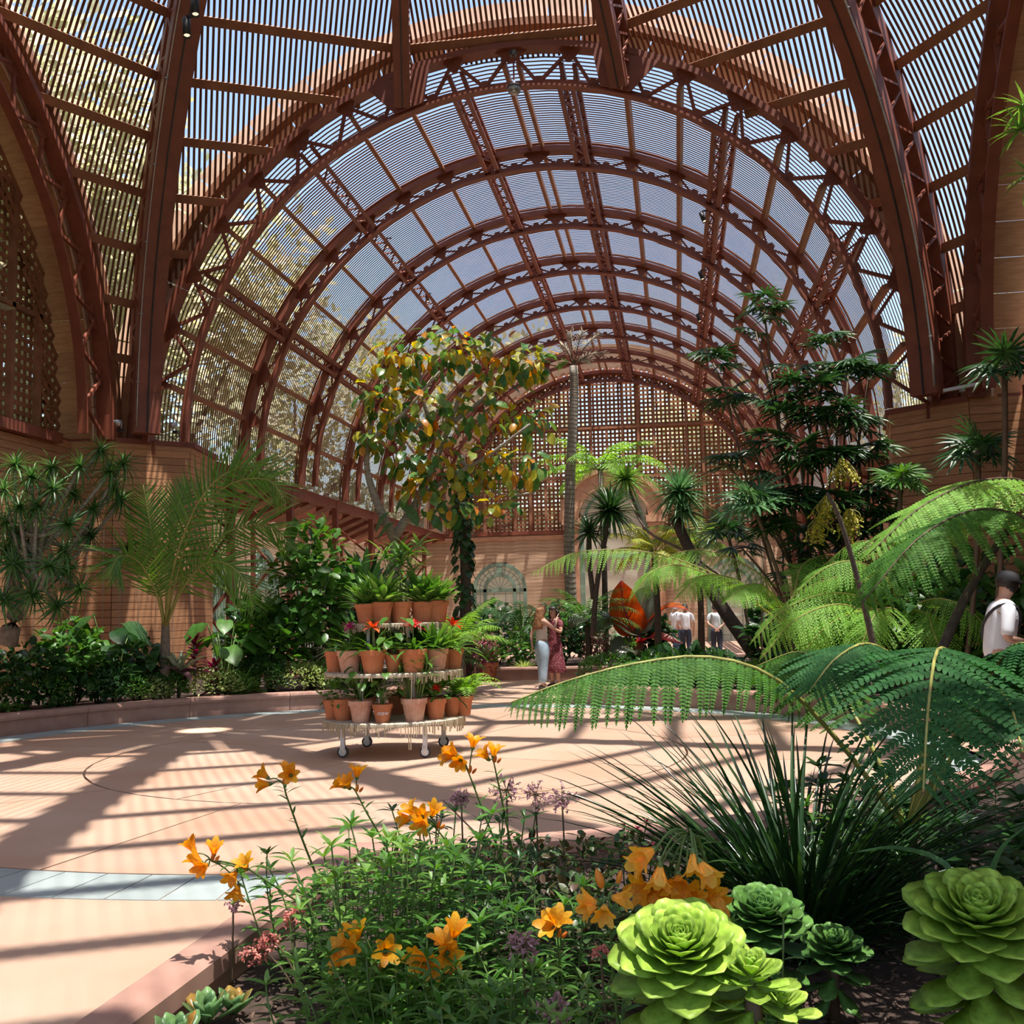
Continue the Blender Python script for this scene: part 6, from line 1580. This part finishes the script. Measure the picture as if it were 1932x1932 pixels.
    if not dress:
        skin('shirt',tv,te,tr,M[top],t)
        bv=[Vector((0,0,1.06)),Vector((0,0,.92))]; br=[.128,.148]; be=[(0,1)]
        for i,s_ in enumerate((-1,1)):
            n=len(bv); x,y=lg[i]; bv+=[Vector((s_*hp,0,.82)),Vector((s_*hp+(x-s_*.1)*.5,y*.5+.01,.5)),Vector((x,y,.10))]; br+=[.115*wide,.085*wide,.07*wide**1.5]; be+=[(1,n),(n,n+1),(n+1,n+2)]
        skin('trousers',bv,be,br,M[bottom],t)
    else:
        skin('dress_top',tv,te,tr,M[top],t)
        secs=[]
        for z,r in ((1.12,.125),(1.0,.15),(.9,.175),(.7,.20),(.5,.235),(.32,.27),(.31,.265)):
            secs.append([(r*math.cos(a)*(1+.05*math.sin(a*7+z*3)*(1.15-z)),r*.8*math.sin(a)*(1+.05*math.cos(a*6)*(1.15-z)),z) for a in [2*PI*q/32 for q in range(32)]])
        MB().sweep(secs,True,False).build('skirt',M[top],t,True)
    # head details
    hm=Tr(B(0,.02,1.645))@Rx(-bend*1.2,'X')@Rx(headturn,'Z')
    def hp_(name,mb,mat,sm=True): o=mb.build(name,M[mat],t,sm); o.matrix_basis=hm; return o
    for s_ in(-1,1):
        hp_('eye',MB().lathe([(0,-.008),(.009,-.005),(.011,0),(.009,.005),(0,.008)],8,(s_*.031,.082,.005)),'cap')
        hp_('ear',MB().lathe([(0,-.026),(.010,-.015),(.013,0),(.010,.015),(0,.026)],8,(s_*.082,0,-.005)),'skin')
    hp_('nose',MB().tube([(0,.083,.012),(0,.105,-.018),(0,.09,-.028)],[.007,.012,.006],6),'skin')
    hp_('mouth',MB().tube([(-.02,.083,-.05),(0,.09,-.052),(.02,.083,-.05)],.005,5),'bract_pink')
    if beard: hp_('beard',MB().lathe([(.03,-.105),(.062,-.085),(.078,-.05),(.084,-.02),(.080,0)],14,(0,.012,0)),'hair_dark')
    if cap:
        mb=MB().lathe([(.105,.015),(.108,.05),(.09,.09),(.05,.112),(0,.118)],18,(0,0,0)); mb.sweep([[(x*(1-.3*q),.09+.07*q,.018),(x*(1-.3*q),.09+.07*q,.028),] for q in(0,1) for x in(-.08,)]+[],False,False); mb.box((0,.13,.025),(.13,.1,.012)); hp_('cap',mb,'cap')
        hp_('hair',MB().lathe([(.088,-.05),(.098,-.02),(.102,.02),(.09,.07),(0,.09)],14,(0,-.012,0)),hair)
    else:
        V=[];F=[];n=20;mrows=9
        for i in range(mrows+1):
            th=PI*.5*i/mrows if not longhair else PI*.5*i/mrows
            for j in range(n):
                a=2*PI*j/n; y=math.sin(a); front=max(0,y); dn=(.0 if front>.3 else -.05-.03*(-min(0,y)))
                V.append(Vector((.099*math.cos(th)*math.cos(a),-.008+.108*math.cos(th)*y,dn*(1-i/mrows)+.03*(front>.3)*(1-i/mrows)*1.6+.105*math.sin(th))))
        for i in range(mrows):
            for j in range(n): a=i*n+j; b=i*n+(j+1)%n; F.append((a,b,b+n,a+n))
        hp_('hair',(lambda mb:(mb.add(V,F),mb)[1])(MB()),hair)
    if longhair:
        mb=MB()
        for q in range(46):
            a=PI+PI*q/45*1.0+rng.uniform(-.05,.05); x,y=.092*math.cos(a),.095*math.sin(a)
            P=[Vector((x,y,.04))]
            for s2 in range(1,9): P.append(Vector((x*(1+.06*s2)+.012*math.sin(s2*1.5+q),y*(1+.05*s2)-.008*s2+.012*math.cos(s2*1.4+q*2),.04-.056*s2)))
            mb.tube(P,[.020,.022,.023,.023,.022,.020,.017,.013,.006],5)
        hp_('long_hair',mb,hair)
    return t
g0=lambda px,d:base(px,d,0)
# the two women
person('woman with long wavy auburn hair, cream top and pale jeans, one arm raised',g0(1022,21.8),R(-60),1.72,True,(((-.22,-.14,1.16),(-.13,-.17,.93)),((.23,.20,1.24),(.10,.30,1.42))),0,0,'cream','jeans','hair_auburn',True,sleeve=0,wide=1.25,legs=((-.10,.05),(.10,-.05)))
person('woman in a long burgundy floral dress standing close behind her companion',g0(1046,22.5),R(150),1.68,True,(((-.24,.08,1.18),(-.10,.22,1.30)),((.24,.05,1.15),(.12,.22,1.2))),0,0,'floral','floral','hair_dark',True,dress=True,sleeve=.35)
person('man in a white short-sleeved shirt and dark trousers seen from behind, far back',g0(1294,33.5),R(10),1.74,False,None,0,0,'tee','navy','hair_dark')
person('man in white shirt and blue jeans half hidden beside the man in dark trousers',g0(1276,34.3),R(-50),1.76,False,None,0,0,'tee','jeans_b','hair_grey',cap=False)
person('man in a grey patterned shirt with hands clasped behind his back',g0(1352,33.0),R(5),1.72,False,(((-.27,-.08,1.14),(-.06,-.18,.98)),((.27,-.08,1.14),(.06,-.18,.98))),.12,0,'greyshirt','navy','hair_dark')
person('grey-haired visitor in a coral shirt far behind the right of the cart',g0(866,33.0),R(20),1.70,False,None,0,0,'coral','navy','hair_grey')
mt_=person('bearded man in a dark cap and white T-shirt with a black shoulder strap, looking down',g0(1880,10.7),R(-92),1.88,False,(((-.29,.02,1.12),(-.18,.22,1.05)),((.28,.02,1.12),(.14,.24,1.08))),.16,0,'tee','navy','hair_dark',cap=True,sleeve=.6,beard=True)
b_=.16; P=[]
for q in range(25):
    a=2*PI*q/24; x,y,z=.205*math.cos(a),.155*math.sin(a)+.0,1.24+.20*math.cos(a)
    dz=z-.95; P.append(Vector((x,y*math.cos(b_)+dz*math.sin(b_),.95+dz*math.cos(b_)-y*math.sin(b_))))
MB().tube(P,.014,6,False).build('shoulder_strap',M['cap'],mt_,True)

# ================================================================== lamps, cables, small fittings
def spot(label,p,d,s=1,group='small black spotlights'):
    t=thing('spotlight',label,'spotlight',p,0,group); q=Vector(d).to_track_quat('Z','Y').to_matrix().to_4x4()
    b=MB().lathe([(0,-.13*s),(.045*s,-.13*s),(.05*s,-.1*s),(.05*s,.13*s),(.043*s,.13*s),(.04*s,.09*s),(0,.09*s)],14).build('lamp_body',M['black'],t,True); b.matrix_basis=q
    mb=MB().beam((0,0,0),(.0,0,.14*s),.03*s,.03*s); mb.beam((0,0,.14*s),(.12*s,0,.14*s),.03*s,.03*s); mb.build('bracket',M['black'],t)
    l=MB().lathe([(0,.1*s),(.04*s,.1*s),(.04*s,.105*s),(0,.105*s)],12).build('lens',M['lens'],t); l.matrix_basis=q
m_,nt_,b_=newmat('warm_lamp_glass'); b_.inputs['Base Color'].default_value=(.9,.8,.6,1); b_.inputs['Emission Color'].default_value=(1,.85,.6,1); b_.inputs['Emission Strength'].default_value=1.2; M['lens']=m_
for px,py,d,lb in ((730,460,31.3,'spotlight on the left main girder of the long vault, nearest of two'),(806,563,35.7,'spotlight on the left main girder of the long vault, farthest of two'),(1326,410,26.5,'spotlight on the right main girder of the long vault, nearest of three'),(1323,520,31.3,'spotlight on the right main girder of the long vault, second of three'),(1318,600,35.7,'spotlight on the right main girder of the long vault, farthest of three')):
    spot(lb,at(px,py,d),(.3,-.4,-1),1.15)
spot('upper of the two large black spotlights on the left dome rib',at(368,12,19.3),(.15,-.2,-1),1.5,'large spotlights on the dome rib'); spot('lower of the two large black spotlights on the left dome rib',at(352,52,19.4),(.15,-.2,-1),1.5,'large spotlights on the dome rib')
t=thing('pendant_lamp','grey ribbed pendant lamp hanging under the crown of the front arch','lamp',at(970,168,22.3)); 
mb=MB().lathe([(0,.18),(.02,.18),(.03,.12),(.10,.10),(.14,.06),(.14,-.02),(.12,-.06),(.10,-.10),(.04,-.13),(0,-.13)],18); mb.build('lamp_body',M['grey'],t,True)
mb=MB()
for k in range(5): mb.tube([(0,0,.05-.03*k),(0,0,.043-.03*k)],.155-.008*k,18)
mb.build('cooling_fins',M['black'],t); MB().tube([(0,0,.17),(0,0,.75)],.018,8).build('drop_rod',M['steel'],t)
MB().box((0,0,.78),(.14,.14,.10)).build('junction_box',M['black'],t)
# cables and conduit on the two big ribs
def ribline(name,label,sx,off,r,mat,cat='cable'):
    t=thing(name,label,cat,(sx*8.3,21.9,ZS+.1)); o0=Vector(t.location); P=[]
    an=R(40)*sx; pr=Vector((math.cos(an),-math.sin(an),0))
    for j in range(22):
        th=math.acos(.02+.86*j/21); a_,b_=AI-.2,BI-.2; P.append(Vector((a_*math.sin(th)*math.sin(an),YC+a_*math.sin(th)*math.cos(an),ZS+b_*math.cos(th)))+pr*off-o0)
    MB().tube(P,r,6).build('run',M[mat],t,True)
    mb=MB()
    for j in range(2,20,3): mb.box(P[j],(.06,.06,.03))
    mb.build('clips',M[mat],t,kind='stuff')
ribline('conduit','silver electrical conduit running up the right dome rib',1,.26,.022,'grey','conduit'); ribline('cable','pale cable running up the left side of the left dome rib',-1,-.24,.014,'grey')
for px,py,d,lb in ((228,806,23.2,'left end'),(332,812,23.6,'right end')):
    t=thing('floodlight','grey floodlight on a bracket standing on the left pedestal, %s'%lb,'floodlight',Vector((at(px,py,d).x,at(px,py,d).y,ZS+.09))); MB().box((0,0,.03),(.12,.12,.06)).build('foot',M['black'],t); MB().tube(curve((0,0,.05),(.0,-.12,.2),(0,.08,.1),5),.014,5).build('bracket',M['grey'],t,True); MB().lathe([(0,0),(.05,0),(.09,.12),(.08,.12),(0,.1)],10,(0,-.14,.1)).build('lamp_body',M['grey'],t,True)
t=thing('floodlight','white batten floodlight lying on the right pedestal','floodlight',(8.9,21.6,ZS+.09)); MB().beam((-.35,0,.04),(.4,-.1,.14),.1,.06).build('lamp_body',M['white'],t); MB().box((0,0,.03),(.1,.1,.06)).build('foot',M['grey'],t)
# thin guy wire across the mouth
for lb,pl in (('thin wire sagging from the left dome rib to the front arch',[(305,525,23),(362,552,22.9),(445,572,22.9)]),('thin wire from the right dome rib to the front arch',[(1688,425,21.5),(1650,445,22),(1612,462,22.4)])):
    t=thing('wire',lb,'wire',at(*pl[0])); o0=Vector(t.location); MB().tube([p-o0 for p in path(pl,10)],.006,4).build('wire',M['cap'],t)
# trellis wires on the left pedestal and the walls
t=thing('trellis_wires','thin vertical trellis wires stretched over the left plank pedestal','wire',(-8.8,21.9,0))
for k in range(10):
    u=k/9; a=Vector((-10.05,20.5,0)).lerp(Vector((-9.1,21.88,0)),min(1,u*2)) if u<.5 else Vector((-9.1,21.88,0)).lerp(Vector((-7.8,23.0,0)),(u-.5)*2)
    a+=Vector((.07,-.08,0)); a-=Vector((-8.8,21.9,0)); MB().tube([a+Vector((0,0,.2)),a+Vector((0,0,3.6))],.006,4).build('wire',M['grey'],t)
